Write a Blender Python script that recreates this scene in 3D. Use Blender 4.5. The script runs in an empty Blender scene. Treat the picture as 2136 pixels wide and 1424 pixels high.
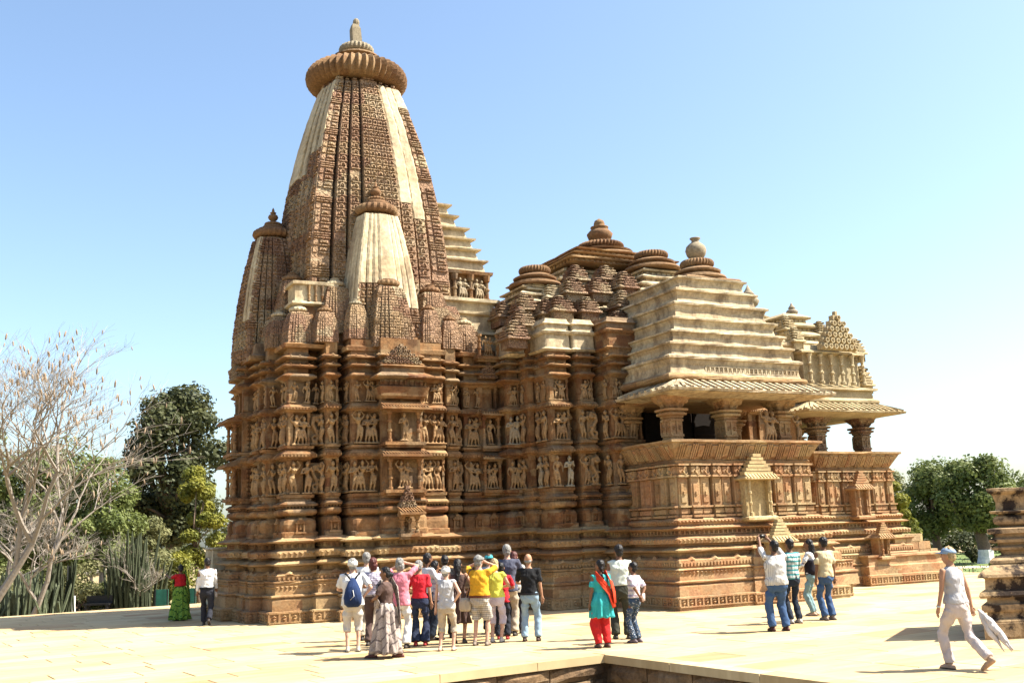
import bpy, bmesh, math, random
from math import sin, cos, pi, radians
from mathutils import Vector, Matrix
random.seed(7)
C = bpy.context.scene.collection
sc = bpy.context.scene

# ------------------------------------------------------------------ camera, sky, sun, exposure
FPX = 2125.0
roll, pitch, yaw = radians(2.1), radians(10.7), radians(27.5)
Fv = Vector((sin(yaw)*cos(pitch), cos(yaw)*cos(pitch), sin(pitch)))
R0 = Vector((cos(yaw), -sin(yaw), 0)); U0 = R0.cross(Fv)
Rv = R0*cos(roll) - U0*sin(roll); Uv = U0*cos(roll) + R0*sin(roll)
cam_d = bpy.data.cameras.new('camera'); cam = bpy.data.objects.new('camera', cam_d); C.objects.link(cam)
M = Matrix((Rv, Uv, -Fv)).transposed().to_4x4(); M.translation = Vector((0, 0, 2.1))
cam.matrix_world = M
cam_d.sensor_width = 36; cam_d.lens = FPX/2136*36; cam_d.clip_end = 3000; cam_d.clip_start = .1
sc.camera = cam

SUN_DIR = Vector((0.868, -0.497, 0)).normalized()*cos(radians(51)) + Vector((0, 0, sin(radians(51))))
world = bpy.data.worlds.new('World'); sc.world = world; world.use_nodes = True
wn = world.node_tree.nodes; wl = world.node_tree.links
bg = wn['Background']
sky = wn.new('ShaderNodeTexSky'); sky.sky_type = 'NISHITA'; sky.sun_disc = False
sky.sun_elevation = radians(51); sky.sun_rotation = math.atan2(SUN_DIR.x, SUN_DIR.y)
sky.air_density = 1.0; sky.dust_density = 2.3; sky.ozone_density = 0.6; sky.altitude = 200
tint = wn.new('ShaderNodeMix'); tint.data_type = 'RGBA'; tint.blend_type = 'MULTIPLY'; tint.inputs[0].default_value = 1; tint.inputs[7].default_value = (.97, 1.03, 1.04, 1)
wl.new(sky.outputs[0], tint.inputs[6]); wl.new(tint.outputs[2], bg.inputs[0]); bg.inputs[1].default_value = 0.089
sun_d = bpy.data.lights.new('sun', 'SUN'); sun_d.energy = 5.0; sun_d.angle = radians(.55); sun_d.color = (1, .94, .82)
sun = bpy.data.objects.new('sun', sun_d); C.objects.link(sun)
sun.rotation_euler = SUN_DIR.to_track_quat('Z', 'Y').to_euler(); sun.location = (30, -10, 40)
sc.view_settings.view_transform = 'Standard'; sc.view_settings.look = 'None'
sc.view_settings.exposure = 1.68; sc.view_settings.gamma = 1; sc.view_settings.use_curve_mapping = False

# ------------------------------------------------------------------ materials
def new_mat(name, rough=.9):
    m = bpy.data.materials.new(name); m.use_nodes = True
    b = m.node_tree.nodes['Principled BSDF']; b.inputs['Roughness'].default_value = rough
    b.inputs['Specular IOR Level'].default_value = .25
    return m, m.node_tree.nodes, m.node_tree.links, b

def ramp(n, stops, interp='LINEAR'):
    r = n.new('ShaderNodeValToRGB'); r.color_ramp.interpolation = interp
    e = r.color_ramp.elements
    while len(e) < len(stops): e.new(0.5)
    for i, (p, c) in enumerate(stops):
        e[i].position = p; e[i].color = (*c, 1)
    return r

def mixc(n, l, fac, a, b, mode='MIX'):
    m = n.new('ShaderNodeMix'); m.data_type = 'RGBA'; m.blend_type = mode
    for s, v in ((m.inputs[0], fac), (m.inputs[6], a), (m.inputs[7], b)):
        if hasattr(v, 'is_linked'): l.new(v, s)
        elif isinstance(v, (int, float)): s.default_value = v
        else: s.default_value = (*v, 1)
    return m.outputs[2]

ALB = .54
def stone(name, cols, block=(.75, .75, .34), stain=(.10, .055, .035), stain_amt=.45, bump=.5, pale=None, carve=0, local=False, fine=14, st=(.44, .66), sts=1.1, streak=1.0):
    """weathered sandstone: every block its own tone, patchy dark lichen, pitted surface"""
    m, n, l, b = new_mat(name, .92)
    if local:
        tc = n.new('ShaderNodeTexCoord'); pos = tc.outputs['Object']
        oi = n.new('ShaderNodeObjectInfo')
        ad = n.new('ShaderNodeVectorMath'); ad.operation = 'ADD'
        sc_ = n.new('ShaderNodeVectorMath'); sc_.operation = 'SCALE'; sc_.inputs[3].default_value = 40
        cb = n.new('ShaderNodeCombineXYZ')
        for k in range(3): l.new(oi.outputs['Random'], cb.inputs[k])
        l.new(cb.outputs[0], sc_.inputs[0]); l.new(pos, ad.inputs[0]); l.new(sc_.outputs[0], ad.inputs[1]); pos = ad.outputs[0]
    else:
        g = n.new('ShaderNodeNewGeometry'); pos = g.outputs['Position']
    mp = n.new('ShaderNodeMapping'); mp.inputs['Scale'].default_value = (1/block[0], 1/block[1], 1/block[2]); l.new(pos, mp.inputs[0])
    vo = n.new('ShaderNodeTexVoronoi'); vo.distance = 'CHEBYCHEV'; vo.inputs['Randomness'].default_value = .65; vo.inputs['Scale'].default_value = 1; l.new(mp.outputs[0], vo.inputs[0])
    sp = n.new('ShaderNodeSeparateColor'); l.new(vo.outputs['Color'], sp.inputs[0])
    k = len(cols); cols = [tuple(x*ALB for x in c) for c in cols]; stain = tuple(x*ALB for x in stain)
    rp = ramp(n, [((i+.5)/k, c) for i, c in enumerate(cols)]); l.new(sp.outputs[0], rp.inputs[0])
    n1 = n.new('ShaderNodeTexNoise'); n1.inputs['Scale'].default_value = sts; n1.inputs['Detail'].default_value = 8; n1.inputs['Roughness'].default_value = .65; ms = n.new('ShaderNodeMapping'); ms.inputs['Scale'].default_value = (1, 1, streak); l.new(pos, ms.inputs[0]); l.new(ms.outputs[0], n1.inputs[0])
    n2 = n.new('ShaderNodeTexNoise'); n2.inputs['Scale'].default_value = fine; n2.inputs['Detail'].default_value = 6; n2.inputs['Roughness'].default_value = .7; l.new(pos, n2.inputs[0])
    r1 = ramp(n, [(st[0], (0, 0, 0)), (st[1], (1, 1, 1))]); l.new(n1.outputs[0], r1.inputs[0])
    mu = n.new('ShaderNodeMath'); mu.operation = 'MULTIPLY'; l.new(r1.outputs[0], mu.inputs[0]); mu.inputs[1].default_value = stain_amt
    c1 = mixc(n, l, mu.outputs[0], rp.outputs[0], stain)
    r2 = ramp(n, [(.3, (.62, .60, .58)), (.7, (1.25, 1.22, 1.18))]); l.new(n2.outputs[0], r2.inputs[0])
    c2 = mixc(n, l, 1.0, c1, r2.outputs[0], 'MULTIPLY')
    n3 = n.new('ShaderNodeTexNoise'); n3.inputs['Scale'].default_value = 3.3; n3.inputs['Detail'].default_value = 5; l.new(pos, n3.inputs[0])
    r3 = ramp(n, [(.5, (0, 0, 0)), (.62, (1, 1, 1))]); l.new(n3.outputs[0], r3.inputs[0])
    if pale:
        mp2 = n.new('ShaderNodeMath'); mp2.operation = 'MULTIPLY'; l.new(r3.outputs[0], mp2.inputs[0]); mp2.inputs[1].default_value = pale[0]
        c2 = mixc(n, l, mp2.outputs[0], c2, tuple(x*ALB for x in pale[1]))
    l.new(c2, b.inputs['Base Color'])
    bp = n.new('ShaderNodeBump'); bp.inputs['Strength'].default_value = bump; bp.inputs['Distance'].default_value = .03; l.new(n2.outputs[0], bp.inputs['Height'])
    last = bp
    if carve:
        v2 = n.new('ShaderNodeTexVoronoi'); v2.feature = 'DISTANCE_TO_EDGE'; v2.inputs['Scale'].default_value = carve; l.new(pos, v2.inputs[0])
        rr = ramp(n, [(.04, (0, 0, 0)), (.16, (1, 1, 1))]); l.new(v2.outputs[0], rr.inputs[0])
        b2 = n.new('ShaderNodeBump'); b2.inputs['Strength'].default_value = .9; b2.inputs['Distance'].default_value = .04
        l.new(rr.outputs[0], b2.inputs['Height']); l.new(bp.outputs[0], b2.inputs['Normal']); last = b2
    l.new(last.outputs[0], b.inputs['Normal'])
    return m

TAN = [(.42, .215, .09), (.54, .315, .145), (.32, .15, .062), (.47, .26, .11), (.28, .12, .055), (.60, .39, .19), (.38, .27, .17)]
TAN = [(c[0]*.93, c[1]*.90, c[2]*.86) for c in TAN]
S_WALL = stone('sandstone_wall', TAN, stain=(.085, .045, .028), stain_amt=.62, sts=1.9, streak=.6, pale=(.35, (.52, .36, .19)))
S_CARVE = stone('sandstone_carved', TAN, block=(.5, .5, .4), stain=(.14, .065, .035), stain_amt=.4, carve=9, pale=(.3, (.52, .37, .2)))
S_PLINTH = stone('sandstone_plinth', [(.52, .32, .15), (.60, .40, .19), (.45, .255, .12), (.54, .31, .155), (.64, .46, .24)], block=(1.1, 1.1, .34), stain=(.20, .10, .06), stain_amt=.4, pale=(.35, (.54, .38, .21)))
S_SPIRE = stone('sandstone_spire', [(.60, .39, .24), (.42, .24, .15), (.68, .51, .31), (.52, .31, .20), (.74, .59, .38), (.56, .34, .22), (.62, .43, .25)], block=(.8, .8, .5), stain=(.15, .08, .05), stain_amt=.35, carve=8)
S_PALE = stone('plastered_stone', [(.84, .70, .46), (.88, .76, .52), (.76, .61, .38)], block=(1.6, 1.6, .7), stain=(.34, .24, .15), stain_amt=.65, bump=.25, fine=9, st=(.46, .64), sts=2.2, streak=.3)
S_ROOF = stone('pale_roof_stone', [(.80, .67, .45), (.85, .73, .50), (.72, .57, .36)], block=(1.4, 1.4, .4), stain=(.24, .17, .11), stain_amt=.75, bump=.35, fine=9, st=(.46, .64), sts=2.2, streak=.35)
S_BELL = stone('brown_roof_stone', [(.52, .33, .21), (.58, .41, .25), (.68, .52, .33), (.42, .25, .16)], block=(.6, .6, .4), stain=(.12, .06, .04), stain_amt=.4, carve=12)
S_DISC = stone('ribbed_stone', [(.36, .21, .10), (.31, .17, .085), (.42, .27, .14)], block=(.9, .9, .9), stain=(.14, .075, .045), stain_amt=.4)
S_ORANGE = stone('orange_sandstone', [(.64, .37, .18), (.58, .30, .145), (.68, .47, .24), (.62, .34, .18), (.68, .50, .27)], block=(.5, .5, .5), stain=(.28, .13, .07), stain_amt=.35, pale=(.4, (.56, .40, .22)))
S_STEP = stone('step_stone', [(.62, .46, .26), (.58, .42, .24)], stain=(.3, .2, .1), stain_amt=.3)
S_YELL = stone('new_yellow_stone', [(.78, .60, .31), (.82, .65, .36), (.72, .54, .28)], block=(.9, .9, .5), stain=(.44, .30, .12), stain_amt=.3, bump=.25)
S_KHAKI = stone('khaki_roof_stone', [(.76, .63, .38), (.80, .68, .43), (.68, .54, .31)], block=(1.2, 1.2, .5), stain=(.30, .23, .13), stain_amt=.4, bump=.35)
S_STAT = stone('carved_figure_stone', [(.56, .36, .18), (.44, .25, .115), (.62, .44, .24), (.48, .29, .14), (.54, .36, .18)], block=(9, 9, 9), stain=(.20, .10, .055), stain_amt=.4, local=True, bump=.4)
S_STATW = stone('pale_figure_stone', [(.62, .52, .36), (.58, .46, .30)], block=(9, 9, 9), stain=(.36, .26, .16), stain_amt=.4, local=True, bump=.4)
S_RUIN = stone('blackened_stone', [(.60, .43, .24), (.52, .36, .20), (.48, .33, .19)], block=(.9, .9, .3), stain=(.035, .02, .015), stain_amt=.97, bump=.6, fine=10, st=(.49, .57), sts=2.0)
S_RET = stone('retaining_stone', [(.36, .23, .12), (.30, .18, .10), (.42, .29, .17)], block=(.9, .9, .3), stain=(.07, .045, .03), stain_amt=.8, bump=.8)
S_FIN = stone('grey_finial_stone', [(.50, .43, .30), (.44, .37, .26)], block=(2, 2, 2), stain=(.22, .17, .12), stain_amt=.4, bump=.3)

def paving_mat():
    m, n, l, b = new_mat('paving_stone', .85)
    g = n.new('ShaderNodeNewGeometry'); pos = g.outputs['Position']
    at = n.new('ShaderNodeAttribute'); at.attribute_name = 'tone'
    oi = n.new('ShaderNodeObjectInfo')
    ad = n.new('ShaderNodeMath'); ad.operation = 'ADD'; l.new(at.outputs['Fac'], ad.inputs[0]); l.new(oi.outputs['Random'], ad.inputs[1])
    fr = n.new('ShaderNodeMath'); fr.operation = 'FRACT'; l.new(ad.outputs[0], fr.inputs[0])
    rp = ramp(n, [(0, (.40, .305, .17)), (.35, (.44, .35, .205)), (.6, (.375, .275, .145)), (.85, (.46, .37, .225)), (.97, (.33, .215, .11))]); l.new(fr.outputs[0], rp.inputs[0])
    mp = n.new('ShaderNodeMapping'); mp.inputs['Scale'].default_value = (1, 4, 1); l.new(pos, mp.inputs[0])
    n1 = n.new('ShaderNodeTexNoise'); n1.inputs['Scale'].default_value = 1.2; n1.inputs['Detail'].default_value = 7; n1.inputs['Roughness'].default_value = .6; l.new(mp.outputs[0], n1.inputs[0])
    r1 = ramp(n, [(.3, (.84, .80, .74)), (.7, (1.1, 1.1, 1.1))]); l.new(n1.outputs[0], r1.inputs[0])
    c = mixc(n, l, 1.0, rp.outputs[0], r1.outputs[0], 'MULTIPLY')
    n2 = n.new('ShaderNodeTexNoise'); n2.inputs['Scale'].default_value = .35; n2.inputs['Detail'].default_value = 6; l.new(pos, n2.inputs[0])
    r2 = ramp(n, [(.35, (.90, .86, .82)), (.6, (1.04, 1.04, 1.04))]); l.new(n2.outputs[0], r2.inputs[0])
    c = mixc(n, l, 1.0, c, r2.outputs[0], 'MULTIPLY')
    l.new(c, b.inputs['Base Color'])
    bp = n.new('ShaderNodeBump'); bp.inputs['Strength'].default_value = .25; bp.inputs['Distance'].default_value = .01; l.new(n1.outputs[0], bp.inputs['Height']); l.new(bp.outputs[0], b.inputs['Normal'])
    return m
PAVE = paving_mat()

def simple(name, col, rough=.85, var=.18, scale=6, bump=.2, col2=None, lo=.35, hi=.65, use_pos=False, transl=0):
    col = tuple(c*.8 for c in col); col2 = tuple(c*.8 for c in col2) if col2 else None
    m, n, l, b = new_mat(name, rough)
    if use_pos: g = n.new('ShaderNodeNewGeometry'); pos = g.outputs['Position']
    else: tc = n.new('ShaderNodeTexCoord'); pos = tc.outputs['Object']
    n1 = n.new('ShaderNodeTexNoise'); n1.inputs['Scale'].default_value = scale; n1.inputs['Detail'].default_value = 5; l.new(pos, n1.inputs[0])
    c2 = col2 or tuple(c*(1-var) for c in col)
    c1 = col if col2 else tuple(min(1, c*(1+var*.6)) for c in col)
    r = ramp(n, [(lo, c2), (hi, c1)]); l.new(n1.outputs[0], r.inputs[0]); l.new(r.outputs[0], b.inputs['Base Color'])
    if bump:
        bp = n.new('ShaderNodeBump'); bp.inputs['Strength'].default_value = bump; bp.inputs['Distance'].default_value = .03; l.new(n1.outputs[0], bp.inputs['Height']); l.new(bp.outputs[0], b.inputs['Normal'])
    if transl:
        b.inputs['Subsurface Weight'].default_value = 0
        tr = n.new('ShaderNodeBsdfTranslucent'); l.new(r.outputs[0], tr.inputs[0]); mx = n.new('ShaderNodeMixShader'); mx.inputs[0].default_value = transl
        out = [x for x in n if x.type == 'OUTPUT_MATERIAL'][0]
        l.new(b.outputs[0], mx.inputs[1]); l.new(tr.outputs[0], mx.inputs[2]); l.new(mx.outputs[0], out.inputs[0])
    return m

def cloth(name, col, pattern=None, col2=(.1, .1, .1), scale=30, rough=.9):
    """fabric with soft folds; pattern: 'h' rings, 'v' stripes, 'plaid', 'spots'"""
    col = tuple(c*.74 for c in col); col2 = tuple(c*.74 for c in col2)
    m, n, l, b = new_mat(name, rough)
    tc = n.new('ShaderNodeTexCoord'); pos = tc.outputs['Object']
    base = None
    sx = n.new('ShaderNodeSeparateXYZ'); l.new(pos, sx.inputs[0])
    def wave(out, s, w):
        a = n.new('ShaderNodeMath'); a.operation = 'MULTIPLY'; l.new(out, a.inputs[0]); a.inputs[1].default_value = s
        f = n.new('ShaderNodeMath'); f.operation = 'FRACT'; l.new(a.outputs[0], f.inputs[0])
        g = n.new('ShaderNodeMath'); g.operation = 'LESS_THAN'; l.new(f.outputs[0], g.inputs[0]); g.inputs[1].default_value = w
        return g.outputs[0]
    if pattern == 'h': base = mixc(n, l, wave(sx.outputs[2], scale, .35), col, col2)
    elif pattern == 'v': base = mixc(n, l, wave(sx.outputs[0], scale, .3), col, col2)
    elif pattern == 'plaid':
        c = mixc(n, l, wave(sx.outputs[2], scale*.8, .4), col, col2); q = mixc(n, l, wave(sx.outputs[0], scale, .4), c, tuple(x*.55 for x in col2)); base = mixc(n, l, .5, c, q)
    elif pattern in ('spots', 'saree'):
        v = n.new('ShaderNodeTexVoronoi'); v.inputs['Scale'].default_value = scale; l.new(pos, v.inputs[0])
        g = n.new('ShaderNodeMath'); g.operation = 'LESS_THAN'; l.new(v.outputs[0], g.inputs[0]); g.inputs[1].default_value = .28
        base = mixc(n, l, g.outputs[0], col, col2)
        if pattern == 'saree':
            w = n.new('ShaderNodeTexWave'); w.inputs['Scale'].default_value = 2.6; w.bands_direction = 'DIAGONAL'; w.inputs['Distortion'].default_value = 2.5; l.new(pos, w.inputs[0])
            g2 = n.new('ShaderNodeMath'); g2.operation = 'GREATER_THAN'; l.new(w.outputs[1], g2.inputs[0]); g2.inputs[1].default_value = .93
            base = mixc(n, l, g2.outputs[0], base, tuple(x*.6 for x in col2))
    n1 = n.new('ShaderNodeTexNoise'); n1.inputs['Scale'].default_value = 5; n1.inputs['Detail'].default_value = 4; n1.inputs['Distortion'].default_value = 1.2
    mp = n.new('ShaderNodeMapping'); mp.inputs['Scale'].default_value = (1, 1, .6); l.new(pos, mp.inputs[0]); l.new(mp.outputs[0], n1.inputs[0])
    r = ramp(n, [(.3, (.8, .8, .82)), (.65, (1.08, 1.08, 1.06))]); l.new(n1.outputs[0], r.inputs[0])
    c = mixc(n, l, 1.0, base if base is not None else col, r.outputs[0], 'MULTIPLY'); l.new(c, b.inputs['Base Color'])
    bp = n.new('ShaderNodeBump'); bp.inputs['Strength'].default_value = .9; bp.inputs['Distance'].default_value = .05; l.new(n1.outputs[0], bp.inputs['Height']); l.new(bp.outputs[0], b.inputs['Normal'])
    return m

# ------------------------------------------------------------------ mesh building
class MB:
    def __init__(s): s.v = []; s.f = []; s.t = []; s.tone = 0.0
    def face(s, idx): s.f.append(idx); s.t.append(s.tone)
    def quad(s, a, b, c, d):
        i = len(s.v); s.v += [a, b, c, d]; s.face((i, i+1, i+2, i+3))
    def box(s, x0, x1, y0, y1, z0, z1):
        i = len(s.v)
        s.v += [(x0, y0, z0), (x1, y0, z0), (x1, y1, z0), (x0, y1, z0), (x0, y0, z1), (x1, y0, z1), (x1, y1, z1), (x0, y1, z1)]
        for q in ((0, 3, 2, 1), (4, 5, 6, 7), (0, 1, 5, 4), (1, 2, 6, 5), (2, 3, 7, 6), (3, 0, 4, 7)): s.face(tuple(i+k for k in q))
    def obox(s, o, u, v, n, a0, a1, b0, b1, c0, c1, taper=0):
        """box in a frame: u, v across and n out of a surface"""
        i = len(s.v); t = taper
        for (a, b, c) in ((a0, b0, c0), (a1, b0, c0), (a1, b1, c0), (a0, b1, c0)): s.v.append(tuple(o+u*a+v*b+n*c))
        for (a, b, c) in ((a0+t, b0+t, c1), (a1-t, b0+t, c1), (a1-t, b1-t, c1), (a0+t, b1-t, c1)): s.v.append(tuple(o+u*a+v*b+n*c))
        for q in ((4, 5, 6, 7), (0, 1, 5, 4), (1, 2, 6, 5), (2, 3, 7, 6), (3, 0, 4, 7)): s.face(tuple(i+k for k in q))
    def loft(s, rings, cap=True, closed=True):
        n = len(rings[0]); i0 = len(s.v)
        for r in rings: s.v += [tuple(p) for p in r]
        for k in range(len(rings)-1):
            a = i0+k*n; b = a+n
            for j in range(n if closed else n-1):
                j2 = (j+1) % n; s.face((a+j, a+j2, b+j2, b+j))
        if cap:
            s.face(tuple(i0+j for j in reversed(range(n)))); e = i0+(len(rings)-1)*n; s.face(tuple(e+j for j in range(n)))
    def stack(s, poly, prof):
        """sweep an outline up a profile of (z, offset)"""
        s.loft([[(x, y, z) for x, y in offset(poly, o)] for z, o in prof])
    def rect(s, x0, x1, y0, y1, prof, r=0):
        s.loft(weather([[(x, y, z) for x, y in offset(rpoly(x0, x1, y0, y1, r), o)] for z, o in prof]))
    def lathe(s, cx, cy, prof, n=20, ribs=0, amp=0.0):
        rings = []
        for z, r, *k in prof:
            kk = k[0] if k else 0
            rings.append([(cx+cos(2*pi*j/n)*r*(1-amp*kk*(j % 2)), cy+sin(2*pi*j/n)*r*(1-amp*kk*(j % 2)), z) for j in range(n)])
        s.loft(rings)
    def tube(s, pts, rad, n=6, cap=True):
        rings = []; 
        for i, p in enumerate(pts):
            p = Vector(p); a = Vector(pts[max(0, i-1)]); b = Vector(pts[min(len(pts)-1, i+1)]); d = (b-a)
            d = d.normalized() if d.length > 1e-6 else Vector((0, 0, 1))
            u = d.cross(Vector((0, 0, 1)) if abs(d.z) < .95 else Vector((1, 0, 0))).normalized(); w = d.cross(u)
            r = rad[i] if isinstance(rad, (list, tuple)) else rad
            rings.append([p+(u*cos(2*pi*j/n)+w*sin(2*pi*j/n))*r for j in range(n)])
        s.loft(rings, cap)
    def cap_(s, a, b, ra, rb, n=8, fl=1.0, ends=True):
        """capsule a->b with radii, flattened fl across"""
        a = Vector(a); b = Vector(b); d = (b-a); L = d.length; d = d/L if L > 1e-6 else Vector((0, 0, 1))
        st = [(-.92*ra, .38*ra), (-.55*ra, .83*ra), (0, ra), (L, rb), (L+.55*rb, .83*rb), (L+.92*rb, .38*rb)] if ends else [(0, ra), (L, rb)]
        u = d.cross(Vector((0, 1, 0)) if abs(d.y) < .9 else Vector((1, 0, 0))).normalized(); w = d.cross(u)
        s.loft([[a+d*t+(u*cos(2*pi*j/n)+w*sin(2*pi*j/n)*fl)*r for j in range(n)] for t, r in st])
    def ell(s, c, rx, ry, rz, n=12, m=7, rot=None):
        rings = []
        for k in range(m+1):
            ph = -pi/2+pi*(k+.02)/(m+.04); 
            rg = [Vector((rx*cos(ph)*cos(2*pi*j/n), ry*cos(ph)*sin(2*pi*j/n), rz*sin(ph))) for j in range(n)]
            if rot: rg = [rot @ p for p in rg]
            rings.append([p+Vector(c) for p in rg])
        s.loft(rings)
    def mesh(s, name, smooth=False):
        me = bpy.data.meshes.new(name); me.from_pydata([tuple(v) for v in s.v], [], s.f)
        if any(s.t):
            a = me.attributes.new('tone', 'FLOAT', 'FACE'); a.data.foreach_set('value', s.t)
        if smooth: me.shade_smooth()
        me.update(); return me
    def build(s, name, mat, parent=None, smooth=False, **props):
        return put(name, s.mesh(name, smooth), mat, parent, **props)

def put(name, me, mat, parent=None, loc=None, **props):
    if mat is not None and not me.materials: me.materials.append(mat)
    o = bpy.data.objects.new(name, me); C.objects.link(o)
    if parent is not None:
        o.parent = parent
        base = parent.matrix_basis.translation if parent.parent is None else parent.parent.matrix_basis.translation + parent.matrix_basis.translation
        if not props.pop('local', False): o.location = -base if parent.parent is None else Vector((0, 0, 0))
        if parent.parent is not None: o.location = Vector((0, 0, 0))
    if loc is not None: o.location = loc
    props.pop('local', None)
    for k, v in props.items(): o[k] = v
    return o

def empty(name, loc, label, cat, group=None, rz=0):
    o = bpy.data.objects.new(name, None); C.objects.link(o); o.location = loc; o.rotation_euler = (0, 0, rz); o.empty_display_size = .3
    o['label'] = label; o['category'] = cat
    if group: o['group'] = group
    return o

def rpoly(x0, x1, y0, y1, r=0):
    if r <= 0: return [(x0, y0), (x1, y0), (x1, y1), (x0, y1)]
    out = []
    for cx, cy, a0 in ((x0+r, y0+r, pi), (x1-r, y0+r, 1.5*pi), (x1-r, y1-r, 0), (x0+r, y1-r, .5*pi)):
        for k in range(3): a = a0+k*pi/4; out.append((cx+r*cos(a), cy+r*sin(a)))
    return out

def offset(poly, d):
    if abs(d) < 1e-9: return poly
    n = len(poly); out = []
    for i in range(n):
        p0 = Vector(poly[i-1]); p1 = Vector(poly[i]); p2 = Vector(poly[(i+1) % n])
        e1 = (p1-p0).normalized(); e2 = (p2-p1).normalized()
        n1 = Vector((e1.y, -e1.x)); n2 = Vector((e2.y, -e2.x)); k = 1+n1.dot(n2)
        m = (n1+n2)/max(k, .35); out.append((p1.x+m.x*d, p1.y+m.y*d))
    return out

RW = random.Random(77)
def weather(rings, step=.36, amp=.008):
    """break long straight stone edges into slightly uneven, here and there chipped runs"""
    base = rings[0]; n = len(base); ns = []
    for i in range(n):
        a, b = base[i], base[(i+1) % n]; ns.append(max(1, int(math.hypot(a[0]-b[0], a[1]-b[1])/step)))
    if sum(ns) == n: return rings
    cx_ = sum(p[0] for p in base)/n; cy_ = sum(p[1] for p in base)/n
    slump = [RW.gauss(0, amp*.45) for _ in range(sum(ns))]
    out = []
    for rg in rings:
        row = []
        for i in range(n):
            a, b = rg[i], rg[(i+1) % n]
            for k in range(ns[i]):
                t = k/ns[i]+(RW.uniform(-.12, .12)/ns[i] if k else 0); p = [a[0]+(b[0]-a[0])*t, a[1]+(b[1]-a[1])*t, a[2]]
                j = len(row); q = RW.gauss(0, amp)
                if RW.random() < .04: q = -.03
                ex, ey = b[0]-a[0], b[1]-a[1]; L = math.hypot(ex, ey) or 1
                if k: p[0] += ey/L*q; p[1] -= ex/L*q
                p[2] += slump[j]
                row.append(tuple(p))
        out.append(row)
    return out

def torus_prof(z0, z1, o, b, k=5):
    return [(z0+(z1-z0)*(i/k), o+b*math.sqrt(max(0, 1-(2*i/k-1)**2))) for i in range(k+1)]

X3, Y3, Z3 = Vector((1, 0, 0)), Vector((0, 1, 0)), Vector((0, 0, 1))
def sides(x0, x1, y0, y1, off, which='SW'):
    """faces of a block: origin, across, up, outward, width"""
    d = {'S': (Vector((x0-off, y0-off, 0)), X3, -Y3, x1-x0+2*off), 'W': (Vector((x0-off, y1+off, 0)), -Y3, -X3, y1-y0+2*off),
         'E': (Vector((x1+off, y0-off, 0)), Y3, X3, y1-y0+2*off), 'N': (Vector((x1+off, y1+off, 0)), -X3, Y3, x1-x0+2*off)}
    for w in which: o, u, n, L = d[w]; yield o, u, Z3, n, L

def frieze(mb, x0, x1, y0, y1, off, z0, z1, kind, which='SW', step=None):
    h = z1-z0; step = step or h
    for o, u, v, n, L in sides(x0, x1, y0, y1, off, which):
        k = max(1, int(round(L/step))); w = L/k; oo = o+v*z0
        if kind == 'lozenge':
            mb.obox(oo, u, v, n, 0, L, 0, h*.13, -.01, .035); mb.obox(oo, u, v, n, 0, L, h*.87, h, -.01, .035)
            for i in range(k):
                c = oo+u*(i+.5)*w+v*h*.5; a = min(w, h)*.36
                for q in (0, 1):   # a split diamond
                    s = 1 if q else -1; j = len(mb.v)
                    mb.v += [tuple(c+v*s*a), tuple(c+u*a*.75+v*s*a*.12), tuple(c-u*a*.75+v*s*a*.12), tuple(c+v*s*a*.4+n*.06)]
                    for t in ((0, 1, 3), (1, 2, 3), (2, 0, 3)): mb.face(tuple(j+x for x in t))
                mb.obox(oo, u, v, n, i*w-.025, i*w+.025, h*.13, h*.87, -.01, .03)
        elif kind == 'dentil':
            for i in range(k): mb.obox(oo, u, v, n, (i+.2)*w, (i+.8)*w, 0, h, -.01, .035, .008)
        elif kind == 'petal':
            for i in range(k):
                j = len(mb.v); c = oo+u*(i+.5)*w
                mb.v += [tuple(c-u*w*.45+v*h), tuple(c+u*w*.45+v*h), tuple(c), tuple(c+v*h*.6+n*.05)]
                for t in ((0, 3, 1), (1, 3, 2), (2, 3, 0)): mb.face(tuple(j+x for x in t))
        elif kind == 'gable':
            for i in range(k):
                j = len(mb.v); c = oo+u*(i+.5)*w
                mb.v += [tuple(c-u*w*.3), tuple(c+u*w*.3), tuple(c+v*h), tuple(c+v*h*.3+n*.09), tuple(c+v*h*.9-n*.1)]
                for t in ((0, 1, 3), (1, 2, 3), (2, 0, 3), (1, 4, 2), (2, 4, 0)): mb.face(tuple(j+x for x in t))

# ------------------------------------------------------------------ carved figures (several shapes, shared by many places)
def remeshed(mb, name, voxel, smooth=True, iters=2):
    me = mb.mesh(name+'_raw'); o = bpy.data.objects.new(name, me); C.objects.link(o)
    m = o.modifiers.new('r', 'REMESH'); m.mode = 'VOXEL'; m.voxel_size = voxel; m.use_smooth_shade = smooth
    if iters: s_ = o.modifiers.new('s', 'SMOOTH'); s_.iterations = iters; s_.factor = .5
    dg = bpy.context.evaluated_depsgraph_get(); ev = o.evaluated_get(dg)
    out = bpy.data.meshes.new_from_object(ev); out.name = name
    bpy.data.objects.remove(o); bpy.data.meshes.remove(me)
    if smooth: out.shade_smooth()
    return out

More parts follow.
